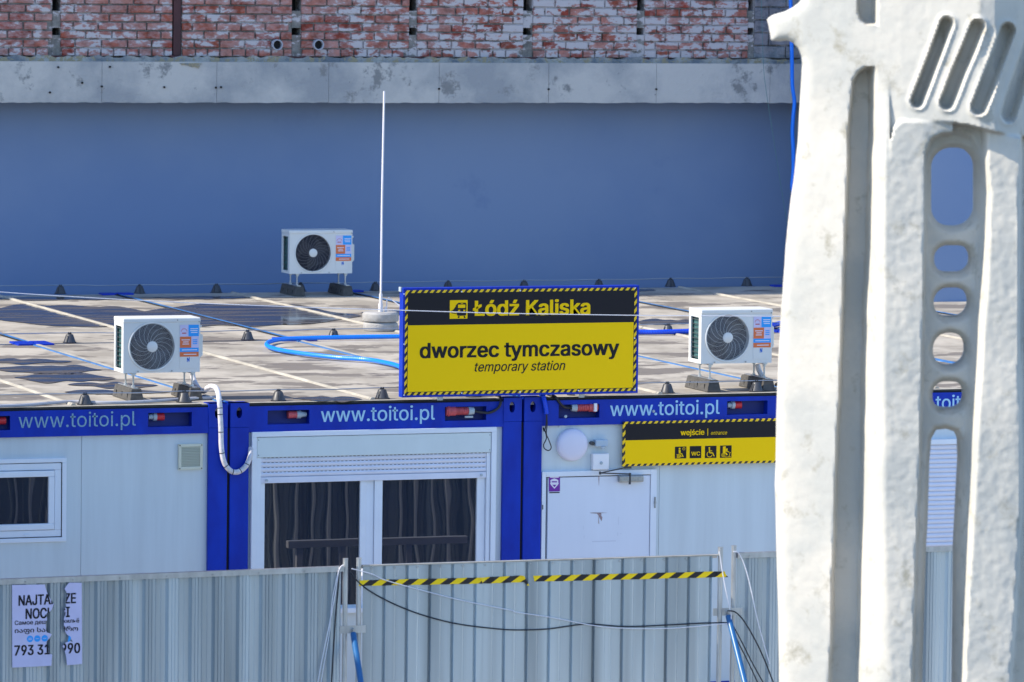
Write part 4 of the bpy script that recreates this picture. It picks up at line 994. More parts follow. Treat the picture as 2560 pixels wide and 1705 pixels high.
    for c_ in (0.46, 0.52, 0.58): blk(0.68, 0.92, c_, c_+0.03, M['cyan'], 'print_line', 0.0016)
    for k in range(7):
        a = math.pi*(0.1+0.8*k/6); A(MB().box(px0+W_*(0.22+0.15*math.cos(a))-0.003, px0+W_*(0.22+0.15*math.cos(a))+0.003, ys-0.001, ys, zz1-Hs*(0.22-0.10*math.sin(a))-0.003, zz1-Hs*(0.22-0.10*math.sin(a))+0.003), 'print_dot', M['pink'], st_)
    blk(0.10, 0.34, 0.245, 0.275, M['pink'], 'print_line', 0.0012)
    # the blue N shaped mark under the sticker
    nx = px0+W_*0.38; nz = zz1-Hs-0.006; hN = hei*0.085; wN = W_*0.14
    mb = MB(); yy = y0-0.0045
    mb.box(nx, nx+wN*0.28, yy, yy+0.001, nz-hN, nz-hN*0.15); mb.box(nx+wN*0.72, nx+wN, yy, yy+0.001, nz-hN*0.85, nz)
    mb.prism([(nx, nz-hN*0.15), (nx+wN*0.28, nz-hN*0.02), (nx+wN, nz-hN*0.80), (nx+wN*0.72, nz-hN)], yy-0.0003, yy+0.0007)
    A(mb, 'blue_mark', M['pblue'])
    # valve cover at the right and small screws
    mb = MB(); mb.prism([(x1, z0+0.10), (x1+0.035, z0+0.13), (x1+0.035, z0+0.29), (x1, z0+0.31)], y0+0.04, y1-0.06); A(mb, 'valve_cover', M['acw'], bevel=0.003)
    for sx_, sz_ in ((x0+wid*0.70, z1-0.006), (x0+wid*0.19, z0+0.012), (x0+wid*0.63, z0+0.012), (x1-0.01, z1-0.02)):
        A(MB().cyl((sx_, y0-0.009, sz_), (sx_, y0-0.002, sz_), 0.006, n=8), 'screw', M['closer'])
    A(MB().cyl((x1+0.002, y0+0.02, z1-0.06), (x1+0.018, y0+0.02, z1-0.06), 0.008, n=8), 'side_knob', M['acw'])
    return t
def foot(px, py): return R(px, py, ZR)
ZQ = ZR
p = foot(324.5, 1004); p.z = ZQ
fl = F(310.5, 933, p.y+0.09); fr = F(502, 930, p.y+0.09); ft_ = F(310.5, 800, p.y+0.09)
print('AC1', p, 'zb', fl.z-p.z, 'w', fr.x-fl.x, 'h', ft_.z-fl.z, 'dx', fl.x-p.x)
ac1 = ac_unit('white air conditioner outdoor unit at the left, white pipe bending out beneath', p, fr.x-fl.x, ft_.z-fl.z, 0.27, zb_=fl.z-p.z)
p2_ = foot(1769.8, 981); p2_.z = ZQ
fl2_ = F(1760, 909.6, p2_.y+0.09); fr2 = F(1936.8, 907, p2_.y+0.09); ft2 = F(1760, 778, p2_.y+0.09)
print('AC2', p2_, 'zb', fl2_.z-p2_.z, 'w', fr2.x-fl2_.x, 'h', ft2.z-fl2_.z, 'dx', fl2_.x-p2_.x)
ac2 = ac_unit('white air conditioner outdoor unit at the right beside the white sculpture', p2_, fr2.x-fl2_.x, ft2.z-fl2_.z, 0.27, zb_=fl2_.z-p2_.z)
p3_ = foot(736.5, 741); p3_.z = ZQ
fl3 = F(711, 685, p3_.y+0.09); fr3 = F(868, 684, p3_.y+0.09); ft3 = F(711, 579, p3_.y+0.09)
print('AC3', p3_, 'zb', fl3.z-p3_.z, 'w', fr3.x-fl3.x, 'h', ft3.z-fl3.z, 'dx', fl3.x-p3_.x)
ac3 = ac_unit('shaded white air conditioner unit on the far roof edge before the wall', p3_, fr3.x-fl3.x, ft3.z-fl3.z, 0.27, zb_=fl3.z-p3_.z, spiral=False)

# --- hoses and pipes
def RR(px, py, z=0.03): return R(px, py, ZR+z)
def zz(x, y): return (x/2.355, 560+y/2.355)
hp = [(1020, 840), *[zz(*q) for q in ((2350, 662), (2150, 664), (1960, 668), (1800, 672), (1690, 676), (1620, 684), (1575, 700), (1580, 720), (1650, 742), (1800, 765), (1980, 785), (2150, 797), (2250, 812), (2350, 838))], (1040, 940)]
hp = [(1150, 839)] + hp[1:]
cable('blue_hose', 'bright blue ribbed hose looping over the roof from behind the big sign', [RR(x, y) for x, y in hp], 0.0185, M['hose'], 'hose', 10, rib=0.10, step=0.012)
q_ = [(1560, 831), (1600, 830), (1650, 830), (1720, 828), (1800, 826), (1900, 822), (1938, 811), (1965, 808), (2050, 806)]
cable('blue_hose', 'dark blue ribbed hose along the roof joint right of the big sign', [RR(x, y) for x, y in q_], 0.021, M['hose_d'], 'hose', 10, rib=0.14, step=0.012)
q_ = [(-40, 1018), *[zz(*q) for q in ((0, 1074), (150, 1068), (300, 1056), (430, 1048), (600, 1054), (800, 1050), (1000, 1038), (1150, 1028), (1270, 1024))]]
cable('grey_conduit', 'thin grey conduit lying along the left front roof edge', [RR(x, y-1, 0.016) for x, y in q_], 0.0135, M['conduit'], 'conduit')
za = lambda x, y: (240+x/4.6126, 760+y/4.6126)
z5 = lambda x, y: (x/2.162, 980+y/2.162)
P = [F(*za(1110, 795), 0.75), F(*za(1125, 870), 0.72), F(*za(1160, 940), 0.66), F(*za(1195, 985), 0.55), F(*za(1245, 1005), 0.45), F(*za(1285, 970), 0.35), F(*za(1330, 950), 0.25), F(*za(1375, 960), 0.15), F(*za(1405, 1010), 0.06), F(*za(1420, 1100), -0.02), F(*za(1430, 1200), -0.04), F(*z5(1190, 120), -0.04), F(*z5(1194, 200), -0.04), F(*z5(1197, 300), -0.04), F(*z5(1212, 380), -0.04), F(*z5(1245, 425), -0.04), F(*z5(1285, 432), -0.04), F(*z5(1325, 405), -0.035), F(*z5(1350, 355), -0.03), F(*z5(1356, 300), 0.0)]
PS = smooth_path(P, 6)
tp = thing('insulated_pipe', 'white wrapped pipe bending over the roof edge and hanging in a loop', 'pipe', PS[0])
o = MB().tube(PS, 0.021, 10).build('pipe_wrap', M['foam'], smooth=True); child(o, tp)
for i in (60, 66, 73, 80, 86, 92, 98, 104):
    if i < len(PS)-1:
        a = PS[i]; d = (PS[i+1]-a).normalized(); o = MB().cyl(a-d*0.003, a+d*0.003, 0.0225, n=12).build('cable_tie', M['cable']); child(o, tp)
cable('insulated_pipe', 'short white pipe dropping from the right air conditioner', [F(1893, 912, p2_.y+0.3), F(1897, 925, p2_.y+0.28), F(1905, 940, p2_.y+0.3), F(1912, 950, p2_.y+0.35)], 0.022, M['foam'], 'pipe')
cable('black_cable', 'black cable end lying right of the right air conditioner feet', [RR(1940, 962, 0.02), RR(1950, 955, 0.05), RR(1960, 945, 0.06), RR(1975, 935, 0.03)], 0.014, M['cable'])
# --- long pale cable crossing in front of the big sign
P = [(-120, 716), (0, 730), (200, 743), (430, 755), (700, 766), (980, 775), (1250, 783), (1595, 788.5), (1740, 789.5), (1980, 791), (2200, 792)]
YC = -2.6
cable('overhead_cable', 'long thin pale cable strung across in front of the big yellow sign', [F(x, y, YC) for x, y in P], 0.0033, M['wcable'], k=6)
# --- hanging blue conduit on the wall at the right
P = [(1975, -40), (1977, 20), (1977, 60), (1979, 110), (1980, 170), (1981, 215), (1986, 255), (1983, 290), (1981, 330), (1983, 380), (1983, 430), (1980, 465), (1985, 490), (1992, 540)]
P = [(-2000+a+2000, b) for a, b in P]
cable('hanging_conduit', 'bright blue conduit hanging down the wall beside the sculpture', [F(x, y, 12.2) for x, y in P], 0.021, M['hose'], 'conduit', 9)
cable('string_line', 'hair thin green line slanting down the far wall', [F(x, y, 12.3) for x, y in ((1903, -20), (1908, 150), (1915, 225), (1925, 290), (1950, 450), (1975, 600), (1985, 660))], 0.003, mat('green_string', (0.10, 0.22, 0.22), 0.6), 'line', 4)

# --- puddles
def puddle(label, x0, x1, y0, y1, skew=0.0, n=60, seed=0, zo=0.0028, rag=0.10):
    rr = random.Random(seed); top_, bot = [], []
    ph = [rr.uniform(0, 6.28) for _ in range(8)]; rag *= 2.6
    for i in range(n+1):
        t = i/n; x = x0+(x1-x0)*t; s = min(1, math.sin(math.pi*t)**0.8*1.15)
        ym = (y0+y1)/2+skew*(t-0.5); h = (y1-y0)/2
        w1 = 1+rag*sum(math.sin(ph[k]+t*(5+7*k))/(1+k*.5) for k in range(4)); w2 = 1+rag*sum(math.sin(ph[k+4]+t*(6+6*k))/(1+k*.5) for k in range(4))
        top_.append(R(x, ym-h*s*w1, ZR+zo)); bot.append(R(x, ym+h*s*w2, ZR+zo))
    mb = MB(); vs = []
    for a, b in zip(top_, bot): vs += [a, b]
    mb.add(vs, [(2*i, 2*i+1, 2*i+3, 2*i+2) for i in range(n)])
    o = mb.build('puddle', M['water'], org=R((x0+x1)/2, (y0+y1)/2, ZR)); tag(o, label, 'puddle', 'puddles of rain water on the cabin roofs')
puddle('widest puddle, long dark band across the back row roofs at the left', -60, 420, 762, 815, 4, 80, 1, rag=0.05)
puddle('long dark puddle left of the concrete mast foot on the back roof', 330, 905, 763, 812, 3, 90, 2, zo=0.0036, rag=0.06)
puddle('thin dark puddle behind the big sign and right of the mast', 900, 1600, 770, 792, 0, 70, 3)
puddle('faint wet streak left of the right air conditioner', 1590, 1745, 797, 812, 0, 40, 13)
puddle('small puddle topmost of the five at the left front', -30, 180, 896, 909, 2, 40, 4)
puddle('second puddle from the top of the five at the left front', -30, 256, 914, 932, 3, 44, 5)
puddle('third puddle from the top of the five at the left front', 34, 290, 935, 954, 3, 44, 6)
puddle('fourth puddle of five, behind the left unit legs', 168, 395, 955, 969, 2, 44, 7)
puddle('lowest puddle of the five, by the left rubber feet', 160, 428, 974, 985, 0, 44, 8)
puddle('narrow puddle strip just before the shaded wall at the left', -40, 300, 742, 750, 2, 50, 9)
puddle('narrow puddle strip below the far air conditioner', 380, 625, 740, 747, 0, 50, 10)
puddle('dark puddle beside the front roof edge right of the white pipe', 730, 905, 990, 1003, 2, 44, 11)
puddle('small wet patch in front of the right air conditioner', 1560, 1640, 722, 728, 0, 30, 12)

# ================================================================== BIG SIGN
YS = -0.06
TL, TR, BR, BL = F(1007, 722, YS), F(1596.6, 711.6, YS), F(1595.7, 980.4, YS), F(1006, 996, YS)
X0, X1 = (TL.x+BL.x)/2, (TR.x+BR.x)/2; Z1, Z0 = (TL.z+TR.z)/2, (BL.z+BR.z)/2
print('SIGN', X0, X1, Z0, Z1, TL, TR, BR, BL)
sg = thing('station_sign', 'big yellow and black station sign standing above the cabin roof edge', 'sign', ((X0+X1)/2, YS, Z0))
mb = MB(); fwid = 0.017
framebox(mb, X0, X1, Z0, Z1, fwid, YS-0.004, YS+0.085); o = mb.build('sign_frame', M['blue'], bevel=0.002); child(o, sg)
bx = MB().box(X0+fwid, X1-fwid, YS, YS+0.01, Z0+fwid, Z1-fwid).build('sign_board', M['haz']); bx.location = (0, 0, 0); child(bx, sg)
ib = fwid+0.027
def s2(px, py): return F(px, py, YS)
zd = (F(1013, 816.5, YS).z+F(1585, 802.5, YS).z)/2
o = MB().box(X0+ib, X1-ib, YS-0.0015, YS-0.0002, Z0+ib, zd).build('yellow_field', M['yellow']); child(o, sg)
o = MB().box(X0+ib, X1-ib, YS-0.0015, YS-0.0002, zd, Z1-ib).build('black_field', M['ink']); child(o, sg)
mb = MB(); framebox(mb, X0+ib-0.004, X1-ib+0.004, Z0+ib-0.004, Z1-ib+0.004, 0.0045, YS-0.0012, YS-0.0003); o = mb.build('border_line', M['ink']); child(o, sg)
z4 = lambda x, y: (980+x/2.355, 650+y/2.355)
YT = YS-0.003
o = letters('Łódź Kaliska', z4(476, 329), z4(1167, 316), 0.116, YT, M['yellow'], None, 0.050); child(o, sg)
o = letters('dworzec tymczasowy', z4(163, 580), z4(1337, 554), 0.117, YT, M['ink'], None, 0.045); child(o, sg)
o = letters('temporary station', z4(487, 659), z4(1020, 645), 0.074, YT, M['ink'], None, 0.012, 0.25); child(o, sg)
# pictogram of a train
a, b = F(*z4(341, 237), YT), F(*z4(444, 345), YT)
pg = MB().box(a.x, b.x, YT-0.0, YT+0.0012, b.z, a.z).build('pictogram', M['yellow']); child(pg, sg)
def pic(poly, mt, dy=0.001, box=(341, 237, 444, 345)):
    pts = [(a.x+(b.x-a.x)*u, a.z-(a.z-b.z)*v) for u, v in poly]
    o = MB().prism(pts, YT-dy, YT-dy+0.0008).build('pictogram_shape', mt); o.parent = pg
pic([(0.40, 0.20), (0.50, 0.14), (0.88, 0.14), (0.93, 0.20), (0.93, 0.78), (0.88, 0.84), (0.45, 0.84), (0.40, 0.78)], M['ink'])
pic([(0.46, 0.24), (0.87, 0.24), (0.87, 0.42), (0.46, 0.42)], M['yellow'], 0.0016)
pic([(0.62, 0.17), (0.74, 0.17), (0.74, 0.20), (0.62, 0.20)], M['yellow'], 0.0016)
for u in (0.47, 0.76): pic([(u, 0.52), (u+0.11, 0.52), (u+0.11, 0.60), (u, 0.60)], M['yellow'], 0.0016)
pic([(0.36, 0.24), (0.40, 0.22), (0.40, 0.66), (0.16, 0.58), (0.05, 0.60), (0.20, 0.50), (0.30, 0.38)], M['ink'], 0.0010)
pic([(0.08, 0.66), (0.40, 0.72), (0.40, 0.75), (0.08, 0.70)], M['ink'], 0.0010)
pic([(0.48, 0.86), (0.56, 0.86), (0.54, 0.96), (0.44, 0.96)], M['ink'], 0.0010); pic([(0.78, 0.86), (0.86, 0.86), (0.90, 0.96), (0.80, 0.96)], M['ink'], 0.0010)
for px, py in (z4(410, 186), z4(755, 180), z4(1097, 172), z4(1430, 165), z4(410, 783), z4(753, 777), z4(1097, 768), z4(1430, 758), z4(1428, 460), z4(70, 495), z4(70, 795), z4(70, 200)):
    p = F(px, py, YS); o = MB().cyl((p.x, YS-0.005, p.z), (p.x, YS-0.0001, p.z), 0.006, n=10).build('rivet', M['plate']); child(o, sg)
p = F(999, 726, YS); o = MB().box(X0-0.014, X0-0.001, YS+0.02, YS+0.07, Z1-0.03, Z1+0.006).build('frame_cap', M['greyp']); child(o, sg)
for x in (X0+0.35, X1-0.45):
    o = MB().box(x-0.025, x+0.025, YS+0.086, YS+0.14, CH-0.02, Z1-0.05).box(x-0.025, x+0.025, YS+0.14, YS+0.55, CH+0.0, CH+0.02).tube([(x, YS+0.12, Z1-0.2), (x, YS+0.52, CH+0.03)], 0.016, 6).build('support_bracket', M['steel']); child(o, sg)

# ================================================================== ENTRANCE SIGN
z8 = lambda x, y: (1480+x/4.238, 1030+y/4.238)
YE = -0.030
ex0 = (F(1560, 1055, YE).x+F(1555.5, 1166, YE).x)/2; ez1 = F(1561, 1054.5, YE).z; ez0 = F(1557, 1166, YE).z; ex1 = CX(1)-0.03
es = thing('entrance_sign', 'long yellow and black entrance sign with four pictograms above the door', 'sign', (ex0, YE, ez0))
o = MB().box(ex0, ex1, YE, YE+0.022, ez0, ez1).build('sign_board', M['haz']); child(o, es)
zd = (F(*z8(350, 297), YE).z+F(*z8(1970, 268), YE).z)/2; ib = 0.019
o = MB().box(ex0+ib, ex1-ib, YE-0.0014, YE-0.0002, ez0+ib, zd).build('yellow_field', M['yellow']); child(o, es)
o = MB().box(ex0+ib, ex1-ib, YE-0.0014, YE-0.0002, zd, ez1-ib).build('black_field', M['ink']); child(o, es)
YT2 = YE-0.003
o = letters('wejście', z8(938, 243), z8(1190, 242), 0.042, YT2, M['yellow'], None, 0.04); child(o, es)
o = letters('entrance', z8(1260, 240), z8(1430, 238), 0.030, YT2, M['yellow'], None, 0.0, 0.22); child(o, es)
P0 = F(*z8(1224, 174), YT2); P1 = F(*z8(1228, 250), YT2); o = MB().box(P0.x, P1.x+0.001, YT2, YT2+0.001, P1.z, P0.z).build('divider_line', M['yellow']); child(o, es)
def icon(x0, y0, x1, y1, kind):
    a = F(*z8(x0, y0), YT2); b = F(*z8(x1, y1), YT2)
    bo = MB().box(a.x, b.x, YT2+0.0002, YT2+0.0012, b.z, a.z).build('pictogram', M['ink']); child(bo, es)
    def pc(poly):
        pts = [(a.x+(b.x-a.x)*u, a.z-(a.z-b.z)*v) for u, v in poly]
        o = MB().prism(pts, YT2-0.001, YT2-0.0002).build('pictogram_shape', M['yellow']); o.parent = bo
    def circ(u, v, r, n=14): pc([(u+r*math.cos(2*math.pi*i/n), v+r*math.sin(2*math.pi*i/n)) for i in range(n)])
    def arc(u, v, r, w, t0, t1, n=18):
        pts = [(u+(r+w)*math.cos(t0+(t1-t0)*i/n), v+(r+w)*math.sin(t0+(t1-t0)*i/n)) for i in range(n+1)] + [(u+r*math.cos(t1-(t1-t0)*i/n), v+r*math.sin(t1-(t1-t0)*i/n)) for i in range(n+1)]
        pc(pts)
    def ln(u0, v0, u1, v1, w):
        d = math.hypot(u1-u0, v1-v0); nx, ny = -(v1-v0)/d*w/2, (u1-u0)/d*w/2; pc([(u0+nx, v0+ny), (u1+nx, v1+ny), (u1-nx, v1-ny), (u0-nx, v0-ny)])
    if kind == 'wait':
        circ(0.40, 0.17, 0.08); pc([(0.32, 0.28), (0.48, 0.28), (0.50, 0.58), (0.34, 0.58)]); ln(0.34, 0.58, 0.64, 0.62, 0.10); ln(0.60, 0.62, 0.72, 0.88, 0.08); ln(0.42, 0.62, 0.56, 0.88, 0.07)
        ln(0.14, 0.66, 0.50, 0.66, 0.04)
        for u in (0.20, 0.28, 0.36, 0.44): ln(u, 0.70, u, 0.95, 0.05)
        arc(0.77, 0.18, 0.10, 0.025, 0, 6.28); ln(0.77, 0.18, 0.77, 0.11, 0.025); ln(0.77, 0.18, 0.82, 0.18, 0.025)
    if kind == 'wheel':
        circ(0.37, 0.17, 0.075); ln(0.38, 0.27, 0.42, 0.58, 0.11); ln(0.40, 0.40, 0.62, 0.42, 0.05); ln(0.42, 0.57, 0.66, 0.58, 0.09); ln(0.66, 0.58, 0.80, 0.86, 0.08)
        arc(0.40, 0.69, 0.20, 0.05, 0.3, 4.3)
    if kind == 'hand':
        pc([(0.24, 0.08), (0.48, 0.06), (0.48, 0.62), (0.24, 0.66)]); pc([(0.50, 0.26), (0.64, 0.24), (0.64, 0.48), (0.50, 0.50)])
        for v in (0.66, 0.74, 0.82, 0.90): ln(0.08+abs(v-0.78)*0.5, v, 0.46, v, 0.035)
        arc(0.60, 0.70, 0.22, 0.04, -1.2, 1.4); ln(0.60, 0.50, 0.94, 0.60, 0.04); ln(0.46, 0.94, 0.94, 0.90, 0.04); ln(0.50, 0.62, 0.62, 0.78, 0.12)
    return bo
icon(880, 368, 999, 491, 'wait'); icon(1037, 362, 1157, 488, 'wc'); icon(1198, 360, 1318, 486, 'wheel'); icon(1358, 356, 1478, 483, 'hand')
o = letters('WC', z8(1052, 462), z8(1144, 460), 0.031, YT2-0.001, M['yellow'], None, 0.035); child(o, es)

# ================================================================== FENCE
def fence_line(pA, pB, z=2.0): return R(*pA, z), R(*pB, z)
def corr(a, b, z0, z1, period=0.165, depth=0.022, flip=1, duty=(0.34, 0.10, 0.46, 0.10), minor=True):
    """trapezoid sheet from a to b; the profile bulges towards the viewer when flip = 1"""
    d = Vector((b.x-a.x, b.y-a.y, 0)); L = d.length; d.normalize(); nrm = Vector((d.y, -d.x, 0))
    prof = []; x = 0
    while x < L:
        w = period; t0, t1, t2, t3 = [q*w for q in duty]
        prof += [(x, 0), (x+t0*0.45, 0), (x+t0*0.5, 0.003 if minor else 0), (x+t0*0.55, 0), (x+t0, 0), (x+t0+t1, depth), (x+t0+t1+t2*0.30, depth), (x+t0+t1+t2*0.34, depth-0.004 if minor else depth), (x+t0+t1+t2*0.38, depth), (x+t0+t1+t2*0.64, depth), (x+t0+t1+t2*0.68, depth-0.004 if minor else depth), (x+t0+t1+t2*0.72, depth), (x+t0+t1+t2, depth)]
        x += w
    prof = [(min(u, L), w) for u, w in prof if u <= L+0.001]
    vs = []
    for u, w in prof:
        p = a+d*u+nrm*(w*flip); vs += [(p.x, p.y, z0), (p.x, p.y, z1)]
    mb = MB(); mb.add(vs, [(2*i, 2*i+2, 2*i+3, 2*i+1) for i in range(len(prof)-1)])
    return mb
def fence(label, pA, pB, sheets, flip, rail_front=True, postA=True, postB=True, brace=None, z=2.0):
    A_, B_ = fence_line(pA, pB, z); d = (B_-A_).normalized(); nrm = Vector((d.y, -d.x, 0))
    t = thing('sheet_metal_fence', label, 'fence', (A_.x, A_.y, 0), 'corrugated sheet metal fence panels')
    L = (B_-A_).length; off = 0.02
    for k in range(sheets):
        a = A_+d*(L*k/sheets); b = A_+d*(L*(k+1)/sheets+(0.03 if k < sheets-1 else 0))
        mb = corr(a-nrm*(0.0 if flip > 0 else -0.022)+nrm*(0.0015*(k % 2)), b-nrm*(0.0 if flip > 0 else -0.022)+nrm*(0.0015*(k % 2)), 0.10, z-0.008, flip=flip, depth=0.024 if flip > 0 else 0.016, duty=(0.40, 0.10, 0.40, 0.10) if flip > 0 else (0.85, 0.045, 0.06, 0.045))
        o = mb.build('corrugated_sheet', M['sheet']); child(o, t)
    # frame rails
    zr = z
    if rail_front:
        pts = [A_+nrm*0.034, B_+nrm*0.034, B_-nrm*0.008, A_-nrm*0.008]
        for z0, z1, nm in ((zr-0.034, zr+0.002, 'top_rail'), (0.06, 0.10, 'bottom_rail')):
            mb = MB(); mb.add([(p.x, p.y, z0) for p in pts]+[(p.x, p.y, z1) for p in pts], [(0, 3, 2, 1), (4, 5, 6, 7), (0, 1, 5, 4), (1, 2, 6, 5), (2, 3, 7, 6), (3, 0, 4, 7)])
            o = mb.build(nm, M['steel']); child(o, t)
    else:
        for zc, nm in ((zr-0.012, 'top_rail'), (0.10, 'bottom_rail'), (1.0, 'middle_rail')):
            mb = MB(); a = A_-nrm*0.018; b = B_-nrm*0.018; mb.tube([(a.x, a.y, zc), (b.x, b.y, zc)], 0.014, 8); o = mb.build(nm, M['steel'], smooth=True); child(o, t)
        mb = MB(); a = A_+nrm*0.024; b = B_+nrm*0.024
        pts = [A_+nrm*0.0245, B_+nrm*0.0245, B_-nrm*0.004, A_-nrm*0.004]
        mb.add([(p.x, p.y, z-0.007) for p in pts]+[(p.x, p.y, z+0.001) for p in pts], [(0, 3, 2, 1), (4, 5, 6, 7), (0, 1, 5, 4), (1, 2, 6, 5), (2, 3, 7, 6), (3, 0, 4, 7)])
        o = mb.build('edge_trim', M['flash']); child(o, t)
    u = 0.12
    while u < L-0.05:                       # pale strips added on the yard side to streak the window reflections
        p = A_+d*u-nrm*(0.034 if not rail_front else 0.012); h_ = 0.012; q = [p-d*h_, p+d*h_, p+d*h_-nrm*0.045, p-d*h_-nrm*0.045]
        mb = MB(); mb.add([(v.x, v.y, 0.14) for v in q]+[(v.x, v.y, z-0.06) for v in q], [(0, 3, 2, 1), (4, 5, 6, 7), (0, 1, 5, 4), (1, 2, 6, 5), (2, 3, 7, 6), (3, 0, 4, 7)])
        o = mb.build('streak_strip', M['pvc']); child(o, t); u += 0.165
    nr = int(L/0.165)
    for k in range(nr):
        u = 0.06+k*0.165 if not rail_front else 0.08+k*0.33
        if u > L: break
        p = A_+d*u+nrm*(0.035 if rail_front else 0.024); q = p+nrm*0.005
        o = MB().cyl((p.x, p.y, z-0.020), (q.x, q.y, z-0.020), 0.006, n=6).build('rivet', M['closer']); child(o, t)
    for flag, e, s_ in ((postA, A_, -1), (postB, B_, 1)):
        if not flag: continue
        p = e+d*(0.022*s_)
        o = MB().cyl((p.x, p.y, 0.0), (p.x, p.y, z+0.045), 0.0175, n=14).cyl((p.x, p.y, z+0.045), (p.x, p.y, z+0.052), 0.019, n=14).build('post', M['steel'], smooth=True); child(o, t)
    return t, A_, B_, d, nrm
f1, A1, B1, d1, n1 = fence('long left fence panel of ribbed sheet metal carrying the torn poster', (-330, 1460), (856, 1415), 4, 1, True, False, True)
f2, A2, B2, d2, n2 = fence('middle fence panel of ribbed sheet metal with hazard tape along its top', (905, 1413), (1794, 1386), 3, -1, False, True, True)
f3, A3, B3, d3, n3 = fence('right fence panel of ribbed sheet metal meeting the white sculpture', (1842, 1382), (3000, 1344), 3, 1, True, True, False)
print('FENCE', A1, B1, A2, B2, A3, B3)
# clamps and blue braces
for k, (c_, e, dd, lab) in enumerate(((z5, B1, d1, 'left'), (None, B2, d2, 'right'))):
    mid = (B1+A2)/2 if k == 0 else (B2+A3)/2
    par = f2 if k == 0 else f3
    zc = 1.45 if k == 0 else 1.52
    w = ((A2-B1) if k == 0 else (A3-B2)).length/2+0.02
    a = mid-d2*w; b = mid+d2*w
    zz_ = (F(880, 1572, mid.y).z if k == 0 else F(1815, 1528, mid.y).z)
    nn = n2; pts = [a+nn*0.022, b+nn*0.022, b+nn*0.030, a+nn*0.030]
    mb = MB(); mb.add([(p.x, p.y, zz_-0.026) for p in pts]+[(p.x, p.y, zz_+0.026) for p in pts], [(0, 3, 2, 1), (4, 5, 6, 7), (0, 1, 5, 4), (1, 2, 6, 5), (2, 3, 7, 6), (3, 0, 4, 7)])
    q = mid+nn*0.03; q2 = mid+nn*0.06; mb.cyl((q.x, q.y, zz_), (q2.x, q2.y, zz_), 0.011, n=8)
    o = mb.build('clamp', M['steel']); child(o, par)
    p0 = mid+nn*0.04; p0.z = zz_-0.03
    tgt = F(902, 1705, p0.y-0.35) if k == 0 else F(1862, 1705, p0.y-0.35)
    dirn = (tgt-p0); p1_ = p0+dirn*(p0.z/(-dirn.z)) if dirn.z < 0 else tgt
    o = MB().tube([p0, p0+(p1_-p0)*0.5, p1_], 0.021, 12).build('brace', M['fabric'], smooth=True); child(o, par)
    o = MB().box(p1_.x-0.12, p1_.x+0.12, p1_.y-0.2, p1_.y+0.2, 0.0, 0.05).build('brace_foot', M['stone'], bevel=0.008); child(o, par)
# ---- hazard tape (front of the middle panel)
z6 = lambda x, y: (560+x/2.163, 980+y/2.163)
z7 = lambda x, y: (1290+x/2.162, 980+y/2.162)
def onfence(px, py, off=0.006, A_=A2, n_=n2):
    o_ = A_+n_*off; dr = ray(px, py); tt = (o_-CAM).dot(n_)/dr.dot(n_); return CAM+dr*tt
def tape(label, topL, botL, topR, botR, n=22, seed=1, fold=None, off=0.008):
    rr = random.Random(seed); mb = MB(); vs = []
    for i in range(n+1):
        t = i/n; w = 0.0015*math.sin(i*1.9+seed)+rr.uniform(-0.001, 0.001)
        a = (topL[0]+(topR[0]-topL[0])*t, topL[1]+(topR[1]-topL[1])*t+rr.uniform(-0.5, 0.5)); b = (botL[0]+(botR[0]-botL[0])*t, botL[1]+(botR[1]-botL[1])*t+rr.uniform(-0.5, 0.5))
        vs += [onfence(*a, off+w), onfence(*b, off+w), onfence(*a, off+w-0.0012), onfence(*b, off+w-0.0012)]
    fs = []
    for i in range(n): fs += [(4*i, 4*i+1, 4*i+5, 4*i+4), (4*i+2, 4*i+6, 4*i+7, 4*i+3), (4*i, 4*i+4, 4*i+6, 4*i+2), (4*i+1, 4*i+3, 4*i+7, 4*i+5)]
    if fold:
        k = len(vs); vs += [onfence(*q, off+0.006) for q in fold]; fs.append(tuple(range(k, k+len(fold))))
    mb.add(vs, fs); org = onfence(*topL, off); o = mb.build('hazard_tape', M['tape'], org=org); tag(o, label, 'tape', 'black and yellow tape on the fence')
tape('longer left strip of black and yellow tape on the middle fence panel', z6(735, 1018), z6(730, 1049), z6(1397, 1003), z6(1397, 1036), 24, 1, off=0.027)
tape('short middle strip of black and yellow tape with a drooping end', z6(1385, 1003), z6(1400, 1036), z6(1610, 993), z6(1640, 1028), 10, 2, [z6(1610, 993), z6(1624, 996), z6(1652, 1048), z6(1640, 1046), z6(1625, 1030)], off=0.031)
tape('right hand strip of black and yellow tape ending at the fence post', z7(93, 993), z7(100, 1025), z7(1092, 970), z7(1092, 1001), 30, 3, [z7(1085, 970), z7(1130, 970), z7(1130, 980), z7(1147, 1001), z7(1085, 1001)], off=0.027)
# ---- cables on the fence
def fc(pts, off=0.03): return [onfence(*q, off) for q in pts]
cable('fence_cable', 'black cable sagging across the middle fence panel', fc([z6(680, 970), z6(740, 1040), z6(850, 1112), z6(1000, 1180), z6(1150, 1228), z6(1300, 1260), z6(1500, 1283), z7(50, 1286), z7(180, 1280), z7(345, 1257), z7(420, 1255), z7(600, 1268), z7(850, 1258), z7(1000, 1250), z7(1148, 1246)]), 0.0048, M['cable'])
cable('fence_cable', 'thin white cable sagging across the middle fence panel', fc([z6(690, 955), z6(800, 985), z6(880, 1020), z6(1100, 1080), z6(1300, 1130), z6(1550, 1180), z7(0, 1190), z7(200, 1220), z7(420, 1262), z7(600, 1277), z7(850, 1276), z7(1145, 1250)], 0.036), 0.0034, M['wcable'])
cable('fence_cable', 'pair of white cords hanging from the left fence post', fc([z6(645, 935), z6(625, 955), z6(612, 1020), z6(600, 1100), z6(565, 1280), z6(530, 1450), z6(508, 1568), z6(480, 1700)], 0.05), 0.0038, M['wcable'])
